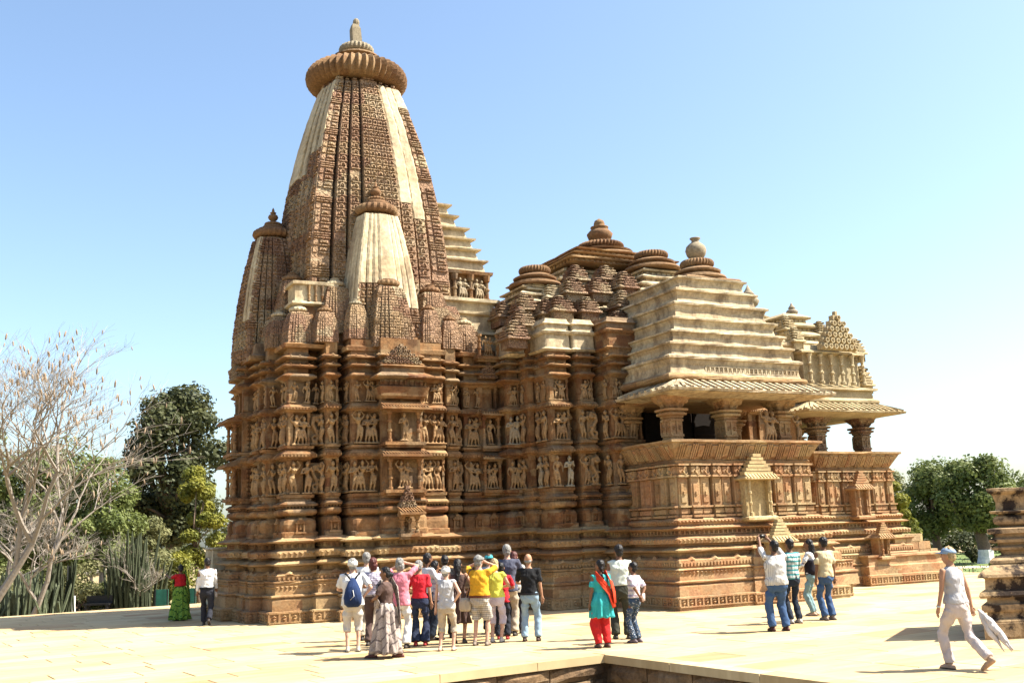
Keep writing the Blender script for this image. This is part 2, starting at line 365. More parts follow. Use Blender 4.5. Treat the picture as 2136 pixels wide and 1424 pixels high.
def figure_shape(kind, rnd):
    mb = MB()
    def body(cx, sway, h=1.0, arm=0, lean=0):
        V = lambda x, y, z: (cx+x*h, y*h, z*h)
        s = sway
        mb.ell(V(s*.02, -.10, .90), .058*h, .06*h, .075*h, 8, 5)                       # head
        mb.cap_(V(s*.02, -.10, .95), V(s*.02, -.09, 1.0), .04*h, .018*h, 6)          # tall crown
        mb.cap_(V(s*.01, -.08, .78), V(s*.02, -.09, .88), .03*h, .03*h, 6)
        mb.cap_(V(-.07+s*.0, -.08, .76), V(.07, -.08, .76), .05*h, .05*h, 6)          # shoulders
        mb.ell(V(0, -.09, .69), .085*h, .065*h, .09*h, 8, 5)
        if rnd.random() < .6:
            mb.ell(V(-.04, -.15, .71), .035*h, .035*h, .035*h, 6, 4); mb.ell(V(.04, -.15, .71), .035*h, .035*h, .035*h, 6, 4)
        mb.ell(V(s*.03, -.08, .57), .055*h, .05*h, .08*h, 8, 5)
        mb.ell(V(s*.06, -.08, .48), .10*h, .075*h, .075*h, 8, 5)
        k = .03 if s > 0 else -.03
        mb.cap_(V(s*.06-.05, -.09, .44), V(-.05+k, -.12, .24), .055*h, .04*h, 7); mb.cap_(V(-.05+k, -.12, .24), V(-.06, -.08, .04), .038*h, .025*h, 7)
        mb.cap_(V(s*.06+.05, -.09, .44), V(.06+k, -.12, .24), .055*h, .04*h, 7); mb.cap_(V(.06+k, -.12, .24), V(.05, -.08, .04), .038*h, .025*h, 7)
        mb.cap_(V(-.06, -.13, .02), V(-.06, -.08, .02), .03*h, .03*h, 6); mb.cap_(V(.06, -.13, .02), V(.05, -.08, .02), .03*h, .03*h, 6)
        for sd in (-1, 1):
            a = rnd.choice((0, 1, 2, 3)) if arm is None else arm
            sh = V(sd*.11, -.08, .75)
            if a == 0: el = V(sd*.16, -.09, .60); hd = V(sd*.13, -.13, .47)
            elif a == 1: el = V(sd*.18, -.10, .66); hd = V(sd*.12, -.14, .82)
            elif a == 2: el = V(sd*.17, -.11, .62); hd = V(sd*.05, -.16, .64)
            else: el = V(sd*.18, -.08, .88); hd = V(sd*.08, -.10, 1.0)
            mb.cap_(sh, el, .03*h, .026*h, 6); mb.cap_(el, hd, .026*h, .02*h, 6)
    if kind == 'single': body(0, rnd.choice((-1, 1)), 1, None); mb.box(-.15, .15, -.14, .02, 0, .045)
    elif kind == 'pair':
        body(-.13, 1, .97, None); body(.13, -1, .93, None); mb.box(-.26, .26, -.14, .02, 0, .045)
    elif kind == 'trio':
        body(-.22, 1, .8, None); body(0, -1, 1.0, None); body(.22, -1, .78, None); mb.box(-.31, .31, -.14, .02, 0, .045)
    elif kind == 'beast':      # rearing lion-like beast with a curled mane over a crouching man
        pts = [(.0, -.1, .12), (-.07, -.1, .3), (.02, -.11, .5), (.11, -.12, .66), (.08, -.12, .86), (-.06, -.12, .92), (-.12, -.13, .8)]
        for a, b in zip(pts, pts[1:]): mb.cap_(a, b, .065, .06, 7)
        mb.ell((-.05, -.14, .78), .075, .07, .07, 8, 5)
        mb.cap_((.02, -.12, .5), (-.13, -.15, .44), .04, .03, 6); mb.cap_((.0, -.12, .34), (.13, -.13, .27), .045, .035, 6); mb.cap_((.13, -.13, .27), (.1, -.13, .1), .035, .03, 6)
        mb.ell((.08, -.12, .16), .06, .05, .06, 7, 4); mb.ell((.1, -.12, .27), .035, .035, .04, 7, 4); mb.cap_((-.13, -.12, .05), (.14, -.12, .05), .04, .04, 6)
        mb.box(-.17, .17, -.05, .06, 0, 1.0)
    elif kind == 'crouch':
        mb.cap_((-.1, -.1, .3), (.08, -.1, .66), .07, .06, 7); mb.ell((.16, -.12, .72), .07, .07, .08, 8, 5); mb.cap_((-.1, -.1, .3), (.12, -.12, .42), .06, .05, 7); mb.cap_((.12, -.12, .42), (.06, -.1, .06), .045, .035, 7)
        mb.cap_((.08, -.1, .66), (-.14, -.12, .62), .035, .03, 6); mb.cap_((-.14, -.12, .62), (-.1, -.12, .9), .03, .025, 6); mb.box(-.18, .18, -.14, .02, 0, .04)
    return mb
rf = random.Random(3)
FIG = {}
for kd, cnt in (('single', 7), ('pair', 4), ('trio', 2), ('beast', 2), ('crouch', 1)):
    FIG[kd] = []
    for i in range(cnt):
        me = remeshed(figure_shape(kd, rf), 'carved_figure', .02, True, 1); me.materials.append(S_STAT); FIG[kd].append(me)
FIGW = FIG['single'][0].copy(); FIGW.materials.clear(); FIGW.materials.append(S_STATW)
FIGW2 = FIG['pair'][1].copy(); FIGW2.materials.clear(); FIGW2.materials.append(S_STATW)

TROOT = Vector((15.0, 31.0, 0))
temple = empty('stone_temple', TROOT, 'huge sandstone temple covered with carved figures, tall curved spire and porch roofs', 'temple')
nfig = [0]
def place_fig(kind, x, y, z, h, rz, pale=False, wide=1.0):
    me = rf.choice(FIG[kind])
    if pale: me = FIGW if kind == 'single' else FIGW2
    o = bpy.data.objects.new('carved_figure', me); C.objects.link(o); o.parent = temple
    o.location = Vector((x, y, z))-TROOT; o.rotation_euler = (0, 0, rz); s = h*(1+rf.uniform(-.03, .03)); o.scale = (s*wide*1.08*rf.choice((-1, 1)), s*1.3, s*1.0)
    nfig[0] += 1
    return o
def fig_on(side, t, face, z, h, kind='single', pale=False, wide=1.0):
    """side S: face plane y=face, t is x; side W: face plane x=face, t is y"""
    if side == 'S': place_fig(kind, t, face+.09, z, h, 0, pale, wide)
    else: place_fig(kind, face+.09, t, z, h, -pi/2, pale, wide)

# ------------------------------------------------------------------ temple walls
Z1, Z2, Z3z = 3.40, 4.74, 5.93         # feet of the three rows of figures
H1, H2, H3 = .90, .90, .62
def wall_block(x0, x1, y0, y1, i, zbase=0, roof=True, niche=False, which='SW', r=.05, shr=1.0, plinth=True, top_eaves=3, lat=None):
    """one projecting buttress of the wall with all its courses"""
    dz = ((i*37) % 11-5)*.006
    Zc = lambda z: z+dz
    def part(name, prof, mat, rad=r, fr=()):
        m = MB(); q = .35 if (prof[0][0] > 2.2) else .85
        fx, fy = (q, 1) if lat == 'x' else ((1, q) if lat == 'y' else (1, 1))
        rings = []
        for z, o in prof:
            rings.append([(x, y, Zc(z)) for x, y in rpoly(x0-o*fx, x1+o*fx, y0-o*fy, y1+o*fy, max(0, rad+(o*.3 if rad and o > 0 else 0)))])
        m.loft(weather(rings))
        for (kind, off, a, b, st) in fr: frieze(m, x0+off*(1-fx), x1-off*(1-fx), y0+off*(1-fy), y1-off*(1-fy), off, Zc(a), Zc(b), kind, which, st)
        return m.build(name, mat, temple)
    if plinth:
        part('plinth_course', [(-.05+i*.001, .64), (.32, .64), (.33, .60)], S_PLINTH, 0, [('lozenge', .64, .03, .31, .27)])
        part('plinth_course', [(.33, .52), (.60, .52), (.66, .47), (.67, .42)], S_PLINTH, 0)
        part('plinth_course', [(.67, .54), (.70, .56), (.73, .54), (.75, .42), (.98, .42), (1.02, .44), (1.04, .40)], S_PLINTH, 0, [('petal', .42, .88, .97, .12)])
        part('plinth_course', [(1.04, .45), (1.09, .46), (1.10, .36), (1.14, .34), (1.24, .38), (1.30, .30), (1.34, .20)], S_PLINTH, 0, [('dentil', .36, 1.12, 1.2, .12), ('gable', .34, 1.24, 1.36, .7)])
        part('plinth_moulding', [(1.34, .16), (1.46, .16), (1.50, .42), (1.54, .44), (1.60, .30), (1.64, .18)], S_PLINTH, 0)
        part('plinth_moulding', [(1.64, .14), (1.70, .14), (1.71, .34), (1.86, .36), (1.88, .30), (1.92, .14)], S_PLINTH, 0, [('petal', .35, 1.73, 1.85, .15)])
        part('plinth_moulding', [(1.92, .10), (2.08, .10), (2.10, .36), (2.14, .40), (2.20, .22), (2.24, .18)], S_PLINTH, 0, [('lozenge', .10, 1.93, 2.08, .2)])
    part('base_block', [(2.24, .20), (2.36, .20), (2.38, .17)], S_WALL, .03)
    part('base_block', [(2.38, .15), (2.58, .17), (2.68, .15), (2.74, .08), (2.76, 0)], S_WALL, .09)
    part('wall_core', [(2.76, -.08), (3.40, -.08), (3.41, -.15), (4.30, -.15), (4.36, -.06), (4.74, -.06), (4.75, -.15), (5.62, -.15), (5.68, -.06), (5.93, -.06), (5.94, -.12), (6.55, -.12), (6.60, -.04), (7.75, -.04)], S_WALL, 0)
    for side, a, b, fc in (('S', x0, x1, y0), ('W', y0, y1, x0)):
        if side not in which: continue
        L = b-a; n_p = 2 if L < .6 else 3
        for za, zb in ((3.41, 4.34), (4.75, 5.67), (5.94, 6.57)):
            for q in range(n_p):
                c = a+.035+(L-.07)*q/(n_p-1)
                if n_p == 3 and q == 1 and L < .7: continue
                m = MB(); o, u, n = (Vector((c, fc, Zc(za))), X3, -Y3) if side == 'S' else (Vector((fc, c, Zc(za))), -Y3, -X3)
                hh = zb-za
                m.obox(o, u, Z3, n, -.03, .03, 0, hh, -.16, -.03); m.obox(o, u, Z3, n, -.04, .04, hh*.86, hh, -.16, .0); m.obox(o, u, Z3, n, -.04, .04, 0, hh*.1, -.16, .0); m.obox(o, u, Z3, n, -.038, .038, hh*.5, hh*.56, -.16, -.01)
                m.build('pilaster', S_WALL, temple)
    part('roll_moulding', torus_prof(2.82, 3.02, .08, .12), S_WALL, .10)
    part('cornice', [(3.06, .02), (3.08, .20), (3.13, .22), (3.20, .10), (3.22, .0)], S_WALL, .05, [('dentil', .10, 3.02, 3.07, .09)])
    part('figure_ledge', [(3.22, .04), (3.30, .04), (3.31, .10), (3.39, .12), (3.395, .05)], S_WALL, .03)
    part('cornice', [(4.33, -.02), (4.37, .06), (4.40, .06), (4.41, .17), (4.50, .19), (4.58, .10), (4.60, 0)], S_WALL, .05, [('dentil', .17, 4.42, 4.49, .10)])
    part('figure_ledge', [(4.60, .02), (4.65, .02), (4.66, .10), (4.73, .12), (4.735, .02)], S_WALL, .03)
    part('cornice', [(5.66, -.02), (5.69, .06), (5.72, .08), (5.73, .17), (5.80, .19), (5.87, .12), (5.885, .02), (5.925, .02)], S_WALL, .05, [('dentil', .17, 5.735, 5.79, .09)])
    part('cornice', [(6.56, -.02), (6.62, .06), (6.66, .18), (6.69, .19), (6.76, .10), (6.78, 0)], S_WALL, .05)
    for k in range(top_eaves-1):
        z = 6.93+k*.24
        part('eave_slab', [(z, 0), (z+.02, .18), (z+.05, .19), (z+.10, .08), (z+.12, 0)], S_WALL, .04, [('gable', .08, z+.06, z+.15, .3)])
    # mini niches on the base blocks
    for side, a, b, fc in (('S', x0, x1, y0), ('W', y0, y1, x0)):
        if b-a < .3 or side not in which: continue
        c = (a+b)/2; m = MB()
        o, u, n = (Vector((c, fc-.17, Zc(2.38))), X3, -Y3) if side == 'S' else (Vector((fc-.17, c, Zc(2.38))), -Y3, -X3)
        for s in (-1, 1): m.obox(o, u, Z3, n, s*.10-.02, s*.10+.02, 0, .22, -.02, .05)
        m.obox(o, u, Z3, n, -.15, .15, -.05, 0, -.02, .07); m.obox(o, u, Z3, n, -.15, .15, .22, .26, -.02, .07)
        m.obox(o, u, Z3, n, -.10, .10, .26, .31, -.02, .05); m.obox(o, u, Z3, n, -.05, .05, .31, .37, -.02, .04)
        m.obox(o, u, Z3, n, -.05, .05, .03, .19, -.02, .03, .03)
        m.build('niche', S_WALL, temple)

def fig_rows(side, a, b, face, kinds, pale=(), wd=1.0):
    """three rows of figures along [a,b] on a face; kinds: one entry per row"""
    for (z, h), kd in zip(((Z1, H1), (Z2, H2), (Z3z, H3)), kinds):
        if kd is None: continue
        ks = kd if isinstance(kd, (list, tuple)) else [kd]
        for j, k in enumerate(ks):
            t = a+(b-a)*(j+.5)/len(ks)
            fig_on(side, t, face, z, h, k, pale=(z, j) in pale, wide=wd)

SX, SY = 10.45, 31.0
# core of the sanctum
m = MB(); m.rect(SX-2.4, SX+2.4, SY-2.4, SY+2.4, [(-.05, .45), (2.0, .3), (2.3, .12), (2.76, .0), (7.9, 0)]); m.build('sanctum_core', S_WALL, temple)
# projections in the four directions: (centre t, half width, reach)
def quad_block(t, w, d, side, **k):
    if side == 'S': return (SX+t-w, SX+t+w, SY-d, SY-2.1)
    if side == 'N': return (SX+t-w, SX+t+w, SY+2.1, SY+d)
    if side == 'W': return (SX-d, SX-2.1, SY+t-w, SY+t+w)
    return (SX+2.1, SX+d, SY+t-w, SY+t+w)
idx = 0
for side in 'SWN':
    for t, w, d in ((0, 1.40, 3.72), (0, .62, 4.02), (-1.84, .18, 3.36), (1.84, .18, 3.36)):
        if side == 'W' and t == 0: d -= .30
        x0, x1, y0, y1 = quad_block(t, w, d, side)
        wall_block(x0, x1, y0, y1, idx, which='SW' if side != 'N' else 'W', lat='y' if side == 'W' else 'x'); idx += 1
for sx in (-1, 1):
    for sy in (-1, 1):
        cx, cy = SX+sx*2.70, SY+sy*2.70
        wall_block(cx-.32, cx+.32, cy-.32, cy+.32, idx); idx += 1
# figures on the sanctum
for side, ctr, fc in (('S', SX, SY), ('W', SY, SX)):
    for t, w, d in ((-1.02, .38, 3.72), (1.02, .38, 3.72)):
        if side == 'W': d -= .30
        fig_rows(side, ctr+t-w, ctr+t+w, fc-d, [('pair', 'single'), ('single', 'pair'), ('single', 'pair')])
    for t in (-1.85, 1.85):
        fig_rows(side, ctr+t-.2, ctr+t+.2, fc-3.36, ['single', 'single', 'single'])
    for t in (-2.66, 2.66):
        fig_rows(side, ctr+t-.35, ctr+t+.35, fc-3.03, [('single', 'single') if t < 0 else ('pair',), ('pair',), ('single', 'single')])
    for t in (-1.52, 1.52, -2.18, 2.18):
        fig_rows(side, ctr+t-.12, ctr+t+.12, fc-2.9, ['beast', 'beast', 'single'])
# side faces of the projections that look west / south
fig_rows('W', SY-3.60, SY-3.0, SX-1.42, ['pair', 'pair', 'pair'], wd=.8)
fig_rows('W', SY-3.34, SY-2.95, SX-2.07, ['single', 'single', 'single'])
fig_rows('W', SY-3.0, SY-2.3, SX-3.03, [('single', 'single')]*3)
fig_rows('S', SX-3.4, SX-3.05, SY-1.42, [('single',), ('pair',), ('single',)])
fig_rows('S', SX-3.34, SX-3.0, SY-2.07, ['single', 'single', 'single'])

def pillar_niche(side, t, face, z0, h, w, mat=S_WALL, fig='single', rows=1, pale=False, hood=True):
    """an aedicule: sill, two turned pillars, ribbed eave, figure inside, dark back panel"""
    o, u, n = (Vector((t, face, z0)), X3, -Y3) if side == 'S' else (Vector((face, t, z0)), -Y3, -X3)
    m = MB()
    m.obox(o, u, Z3, n, -w*.56, w*.56, -.02, .07, -.05, .30)
    m.obox(o, u, Z3, n, -w*.5, w*.5, -.09, -.018, -.05, .22)
    m.build('niche_sill', mat, temple)
    if hood: m = MB(); m.obox(o, u, Z3, n, -w*.5, w*.5, h-.1, h, -.05, .28); m.build('niche_lintel', mat, temple)
    for s in (-1, 1):
        m = MB(); px = o+u*(s*w*.40)+n*.17
        m.lathe(px.x, px.y, [(z0+.07, .075), (z0+.14, .075), (z0+.15, .05), (z0+h*.35, .05), (z0+h*.36, .075), (z0+h*.42, .075), (z0+h*.43, .05), (z0+h*.6, .045), (z0+h*.61, .07), (z0+h*.66, .07), (z0+h*.67, .045), (z0+h-.18, .05), (z0+h-.17, .085), (z0+h-.1, .09)], 8)
        m.build('niche_pillar', mat, temple)
    if hood:
        m = MB(); e = z0+h; j = len(m.v)
        a, b = -w*.68, w*.68
        m.v += [tuple(o+u*a+Z3*h+n*.46), tuple(o+u*b+Z3*h+n*.46), tuple(o+u*(b-.1)+Z3*(h+.16)+n*.0), tuple(o+u*(a+.1)+Z3*(h+.16)+n*.0),
                tuple(o+u*a+Z3*(h-.05)+n*.46), tuple(o+u*b+Z3*(h-.05)+n*.46), tuple(o+u*(b-.1)+Z3*(h-.03)), tuple(o+u*(a+.1)+Z3*(h-.03))]
        for q in ((0, 1, 2, 3), (4, 5, 1, 0), (5, 6, 2, 1), (7, 4, 0, 3), (7, 6, 5, 4)): m.face(tuple(j+x for x in q))
        k = int(w*1.36/.09)
        for i in range(k):
            x = a+.04+(b-a-.08)*(i+.5)/k
            p = [o+u*(x+dx)+Z3*(h+.005+(.155 if q else 0)+dzz)+n*(.0 if q else .45) for q in (0, 1) for dx, dzz in ((-.02, 0), (.02, 0), (.02, .035), (-.02, .035))]
            j = len(m.v); m.v += [tuple(x_) for x_ in p]
            for q in ((0, 1, 2, 3), (3, 2, 6, 7), (0, 3, 7, 4), (1, 5, 6, 2)): m.face(tuple(j+x_ for x_ in q))
        m.build('niche_eave', mat, temple)
    if fig:
        c = o+n*.05
        place_fig(fig, c.x, c.y, z0+.1, h-.22, 0 if side == 'S' else -pi/2, pale)
def pediment(side, t, face, z0, h, w, mat=S_WALL, steps=5, deep=.16):
    """gable of interlaced arches, built as stepped tiers with rings"""
    o, u, n = (Vector((t, face, z0)), X3, -Y3) if side == 'S' else (Vector((face, t, z0)), -Y3, -X3)
    m = MB(); rr = random.Random(int(t*100))
    for k in range(steps):
        a = w*.5*(1-(k/steps)**1.25); zz = h*k/steps; m.obox(o, u, Z3, n, -a, a, zz, zz+h/steps*.98, -.12, deep*.45)
        q = max(1, int(a*2/(h/steps*1.05)))
        for i in range(q):
            cxx = -a+2*a*(i+.5)/q; r = min(h/steps*.46, a/q*.95); c = o+u*cxx+Z3*(zz+h/steps*.5)+n*deep*.45
            ring = [[c+(u*cos(x)+Z3*sin(x))*r*f+n*g for x in [2*pi*j/8 for j in range(8)]] for f, g in ((1, 0), (.95, deep*.5), (.6, deep*.5), (.5, .0))]
            m.loft(ring, cap=False)
            m.obox(c, u, Z3, n, -r*.25, r*.25, -r*.25, r*.25, -.01, deep*.55, .01)
    m.obox(o, u, Z3, n, -.05, .05, h*.96, h*1.12, -.06, deep*.4)
    m.build('pediment', mat, temple)

# south niche column of the sanctum (three storeys) and its pediments
yf = SY-4.02
pillar_niche('S', SX-.02, yf-.02, 3.36, 1.02, 1.08, fig='pair'); pillar_niche('S', SX-.02, yf-.02, 4.68, 1.02, 1.08, fig='single')
pediment('S', SX-.02, yf-.05, 6.98, .52, 1.15, S_BELL, 5)
m = MB(); m.rect(SX-.60, SX+.58, yf-.12, yf+.3, [(5.98, .02), (6.05, .10), (6.30, .16), (6.33, .10), (6.36, .02), (6.52, .02), (6.56, .30), (6.60, .30), (6.74, .05), (6.86, .05), (6.9, .14), (6.96, .02)]); frieze(m, SX-.60, SX+.58, yf-.12, yf+.3, .02, 6.36, 6.52, 'dentil', 'SW', .16); m.build('balustrade_panel', S_WALL, temple)
pillar_niche('S', SX-.0, yf-.28, 2.16, .62, .55, fig='single'); pediment('S', SX, yf-.28, 2.92, .55, .5, S_BELL, 5)
xf = SX-3.72
pillar_niche('W', SY, xf-.02, 3.36, 1.02, 1.08, fig='pair'); pillar_niche('W', SY, xf-.02, 4.68, 1.02, 1.08, fig='single')
pediment('W', SY, xf-.05, 6.98, .52, 1.15, S_BELL, 5)
# shallow pierced screens on the west flank
for z in (3.45, 4.8):
    m = MB(); o = Vector((SX-3.66, SY-.62, z))
    for a in range(3):
        for b in range(6): m.obox(o, X3, Z3, -Y3, .05+a*.1, .11+a*.1, .06+b*.13, .14+b*.13, -.02, .05)
    m.build('pierced_screen', S_WALL, temple)

# ------------------------------------------------------------------ spires
def amalaka(cx, cy, z, R, H, mat, parent, ribs=None, name='ribbed_disc'):
    ribs = ribs or max(14, int(R*22)+8); n = ribs*2; m = MB()
    prof = [(z-H*.5, R*.62, 0)]+[(z+H*.5*sin(a), R*(.80+.20*cos(a)), 1) for a in [radians(x) for x in (-75, -50, -25, 0, 25, 50, 75)]]+[(z+H*.5, R*.6, 0)]
    m.lathe(cx, cy, prof, n, amp=.085 if R > .8 else .07)
    return m.build(name, mat, parent)
def finial(cx, cy, z, R, mat, parent, pot=True):
    """stepped discs, small ribbed disc and a water-pot finial"""
    m = MB(); m.lathe(cx, cy, [(z, R*.95), (z+R*.08, R*.95), (z+R*.12, R*.7), (z+R*.3, R*.62), (z+R*.32, R*.5)], 20); m.build('crown_disc', mat, parent)
    m = MB(); nn = 36; m.lathe(cx, cy, [(z+R*.32, R*.4, 0), (z+R*.36, R*.52, 1), (z+R*.44, R*.56, 1), (z+R*.52, R*.5, 1), (z+R*.56, R*.3, 0)], nn, amp=.08); m.build('crown_ribbed_disc', mat, parent)
    if pot:
        m = MB(); q = z+R*.56
        m.lathe(cx, cy, [(q, R*.16), (q+R*.10, R*.14), (q+R*.2, R*.26), (q+R*.34, R*.33), (q+R*.48, R*.27), (q+R*.56, R*.12), (q+R*.62, R*.2), (q+R*.66, R*.2), (q+R*.7, R*.1), (q+R*.85, R*.08), (q+R*1.0, R*.01)], 14)
        m.build('pot_finial', mat, parent, smooth=True)

HS = [(.9, .9), (.67, .9), (.67, .72), (.63, .72), (.63, .945), (.48, .945), (.48, .76), (.445, .76), (.445, .985), (.29, .985), (.29, .78), (.252, .78), (.252, 1.03)]
SIDE = [(-x, -y) for x, y in HS]+[(x, -y) for x, y in HS[:0:-1]]
def rot4(pts):
    out = []
    for k in range(4):
        for x, y in pts:
            for _ in range(k): x, y = -y, x
            out.append((x, y))
    return out
SPLAN = rot4(SIDE)
def spire(cx, cy, z0, z1, half, top=.56, p=1.7, mat=S_SPIRE, carve=True, faces='SW', tile=.3, pale_from=None, cap=True, capR=None, pot=True, name='spire', label=None, sq=1.0, pale_strips=None, finialmat=S_DISC):
    """curved spire with vertical ribs and grooves, carved bands, ribbed disc and finial"""
    S = lambda u: half*(1-(1-top)*u**p)
    m = MB(); K = 16; H = z1-z0
    m.loft([[(cx+x*S(k/K), cy+y*S(k/K), z0+H*k/K) for x, y in SPLAN] for k in range(K+1)])
    sp = m.build(name, mat, temple)
    if label: sp['label'] = label
    strips = [(-.88, -.68, .9, 'k'), (-.625, -.475, .945, 's'), (-.44, -.285, .985, 's'), (-.25, .25, 1.03, 'c'), (.285, .44, .985, 's'), (.475, .625, .945, 's'), (.68, .88, .9, 'k')]
    if carve:
        mc = MB(); mp_ = MB(); rr = random.Random(int(cx*10+cy))
        nt = max(4, int(H/tile))
        for fc in faces:
            ang = {'S': 0, 'W': -pi/2, 'E': pi/2}[fc]
            ux, uy = Vector((cos(ang), sin(ang), 0)), Vector((sin(ang), -cos(ang), 0))
            for si, (a, b, d, kd) in enumerate(strips):
                for k in range(nt):
                    ua, ub = k/nt, (k+1)/nt; um = (ua+ub)/2; s0, s1 = S(ua), S(ub)
                    if pale_strips and pale_strips(fc, si, um): continue
                    if rr.random() < .035: continue
                    nrm = uy
                    o = Vector((cx, cy, z0+H*ua))+uy*(d*s0)+ux*(a*s0)
                    vv = Vector((cx, cy, z0+H*ub))+uy*(d*s1)+ux*(a*s1)-o
                    W = (b-a)*s0; hh = vv.length; vv = vv/hh
                    uu = ux; P = .045*min(1, half)*(tile/.3)*rr.uniform(.7, 1.15)
                    if kd == 'k':
                        if k % 5 == 4:
                            for q in (0, .3, .6): mc.obox(o, uu, vv, nrm, -.02, W+.03, hh*q, hh*(q+.2), -.03, P*2.0, .012)
                        else:
                            mc.obox(o, uu, vv, nrm, -.01, W*.30, hh*.08, hh*.86, -.02, P*1.0, .01)
                            mc.obox(o, uu, vv, nrm, W*.36, W+.02, hh*.02, hh*.2, -.02, P*1.5, .008)
                            mc.obox(o, uu, vv, nrm, W*.36, W*.95, hh*.28, hh*.86, -.02, P*1.6, .03)
                            mc.obox(o, uu, vv, nrm, W*.52, W*.78, hh*.42, hh*.7, 0, P*2.3, .01)
                    else:
                        nq = 1 if kd == 's' else max(1, int(round(W/hh/ .95)))
                        if kd == 'c' and nq % 2 == 0: nq += 1
                        for q in range(nq):
                            x0 = W*q/nq; w = W/nq
                            mc.obox(o, uu, vv, nrm, x0+w*.03, x0+w*.97, 0, hh*.14, -.02, P*1.3, .006)
                            c = o+uu*(x0+w*.5)+vv*hh*.52
                            r = min(w, hh)*.36
                            ring = [[c+(uu*cos(t)+vv*sin(t))*r*f+nrm*g for t in [-.6+ (pi+1.2)*j/5 for j in range(6)]] for f, g in ((1.08, -.01), (1.0, P*1.5), (.62, P*1.5), (.5, -.01))]
                            mc.loft(ring, cap=False, closed=False)
                            mc.obox(c, uu, vv, nrm, -r*.22, r*.22, -r*.3, r*.2, -.01, P*1.2, .01)
                            mc.obox(o, uu, vv, nrm, x0, x0+w*.1, hh*.2, hh*.95, -.02, P, .006)
        if mc.f: mc.build('lattice_carving', mat, sp, kind='stuff')
        if pale_strips:
            # smooth repair plaster where the carving is lost
            for fc in faces:
                ang = {'S': 0, 'W': -pi/2, 'E': pi/2}[fc]
                ux, uy = Vector((cos(ang), sin(ang), 0)), Vector((sin(ang), -cos(ang), 0))
                for si, (a, b, d, kd) in enumerate(strips):
                    run = [k for k in range(nt) if pale_strips(fc, si, (k+.5)/nt)]
                    if not run: continue
                    g = MB(); rows = []
                    for k2 in range(run[0]*2, (run[-1]+1)*2+1):
                        k = k2/2; s = S(min(1, k/nt)); z = z0+H*k/nt
                        c = Vector((cx, cy, z)); bulge = rr.uniform(.028, .038); ja, jb = rr.uniform(-.03, .012)*half*.4, rr.uniform(-.012, .03)*half*.4
                        rows.append([c+uy*(d*s-.0)+ux*(a*s-.03+ja), c+uy*(d*s+bulge)+ux*(a*s+.03+ja), c+uy*(d*s+bulge*.9)+ux*(b*s-.03+jb), c+uy*(d*s-.0)+ux*(b*s+.03+jb), c+uy*(d*s-.08)+ux*(b*s+.02), c+uy*(d*s-.08)+ux*(a*s-.02)])
                    g.loft(rows); g.build('plaster_patch', S_PALE, sp)
    s1 = S(1)
    if cap:
        R = capR or s1*1.22
        m = MB(); m.lathe(cx, cy, [(z1, s1*.92), (z1+R*.08, s1*.85), (z1+R*.10, R*.62), (z1+R*.2, R*.62)], 20); m.build('neck', mat, sp)
        amalaka(cx, cy, z1+R*.36, R, R*.42, finialmat, sp)
        finial(cx, cy, z1+R*.58, R*.78, finialmat, sp, pot)
    return sp

# main spire
MSX, MSY = 10.55, 31.0
def plast(fc, si, u):
    if fc == 'S': return (si == 4 and .52 < u) or (si == 5 and .47 < u) or (si == 6 and u > .93)
    if fc == 'W': return (si in (0, 1, 2) and u > .56) or (si in (3, 4) and u > .62) or (si in (5, 6) and u > .7)
    return False
HM = 9.1
main = spire(MSX, MSY, 7.7, 7.7+HM, 2.56, top=.47, p=2.35, tile=.235, cap=False, name='main_spire', pale_strips=plast, label='tall main spire over the sanctum, partly patched with pale plaster')
R = 1.72; zc = 16.78
# wide smooth plaster panel running down the south face beside the carved centre rib
m = MB(); m.lathe(MSX, MSY, [(zc-.3, 1.22), (zc+.05, 1.12), (zc+.12, .98), (zc+.4, .98)], 24); m.build('neck', S_SPIRE, main)
amalaka(MSX, MSY, zc+.60, R, .74, S_DISC, main, ribs=44, name='great_ribbed_disc')
m = MB(); m.lathe(MSX, MSY, [(zc+.95, 1.0), (zc+1.02, 1.02), (zc+1.07, .8), (zc+1.30, .70), (zc+1.36, .82), (zc+1.42, .80), (zc+1.46, .60), (zc+1.6, .5)], 28); m.build('crown_disc', S_DISC, main)
amalaka(MSX, MSY, zc+1.72, .60, .28, S_FIN, main, ribs=26, name='crown_ribbed_disc')
m = MB(); m.lathe(MSX, MSY, [(zc+1.84, .42), (zc+1.92, .36), (zc+1.98, .2)], 16); m.loft([[(MSX-.17+dx, MSY-.15+dy, zc+1.95) for dx, dy in ((0, 0), (.34, 0), (.34, .3), (0, .3))], [(MSX-.19+dx, MSY-.15+dy, zc+2.52) for dx, dy in ((0, 0), (.30, 0), (.30, .3), (0, .3))], [(MSX-.16+dx, MSY-.12+dy, zc+2.66) for dx, dy in ((0, 0), (.2, 0), (.2, .2), (0, .2))]])
m.ell((MSX+.0, MSY, zc+2.76), .12, .12, .17, 10, 6); m.build('finial_stone', S_FIN, main)
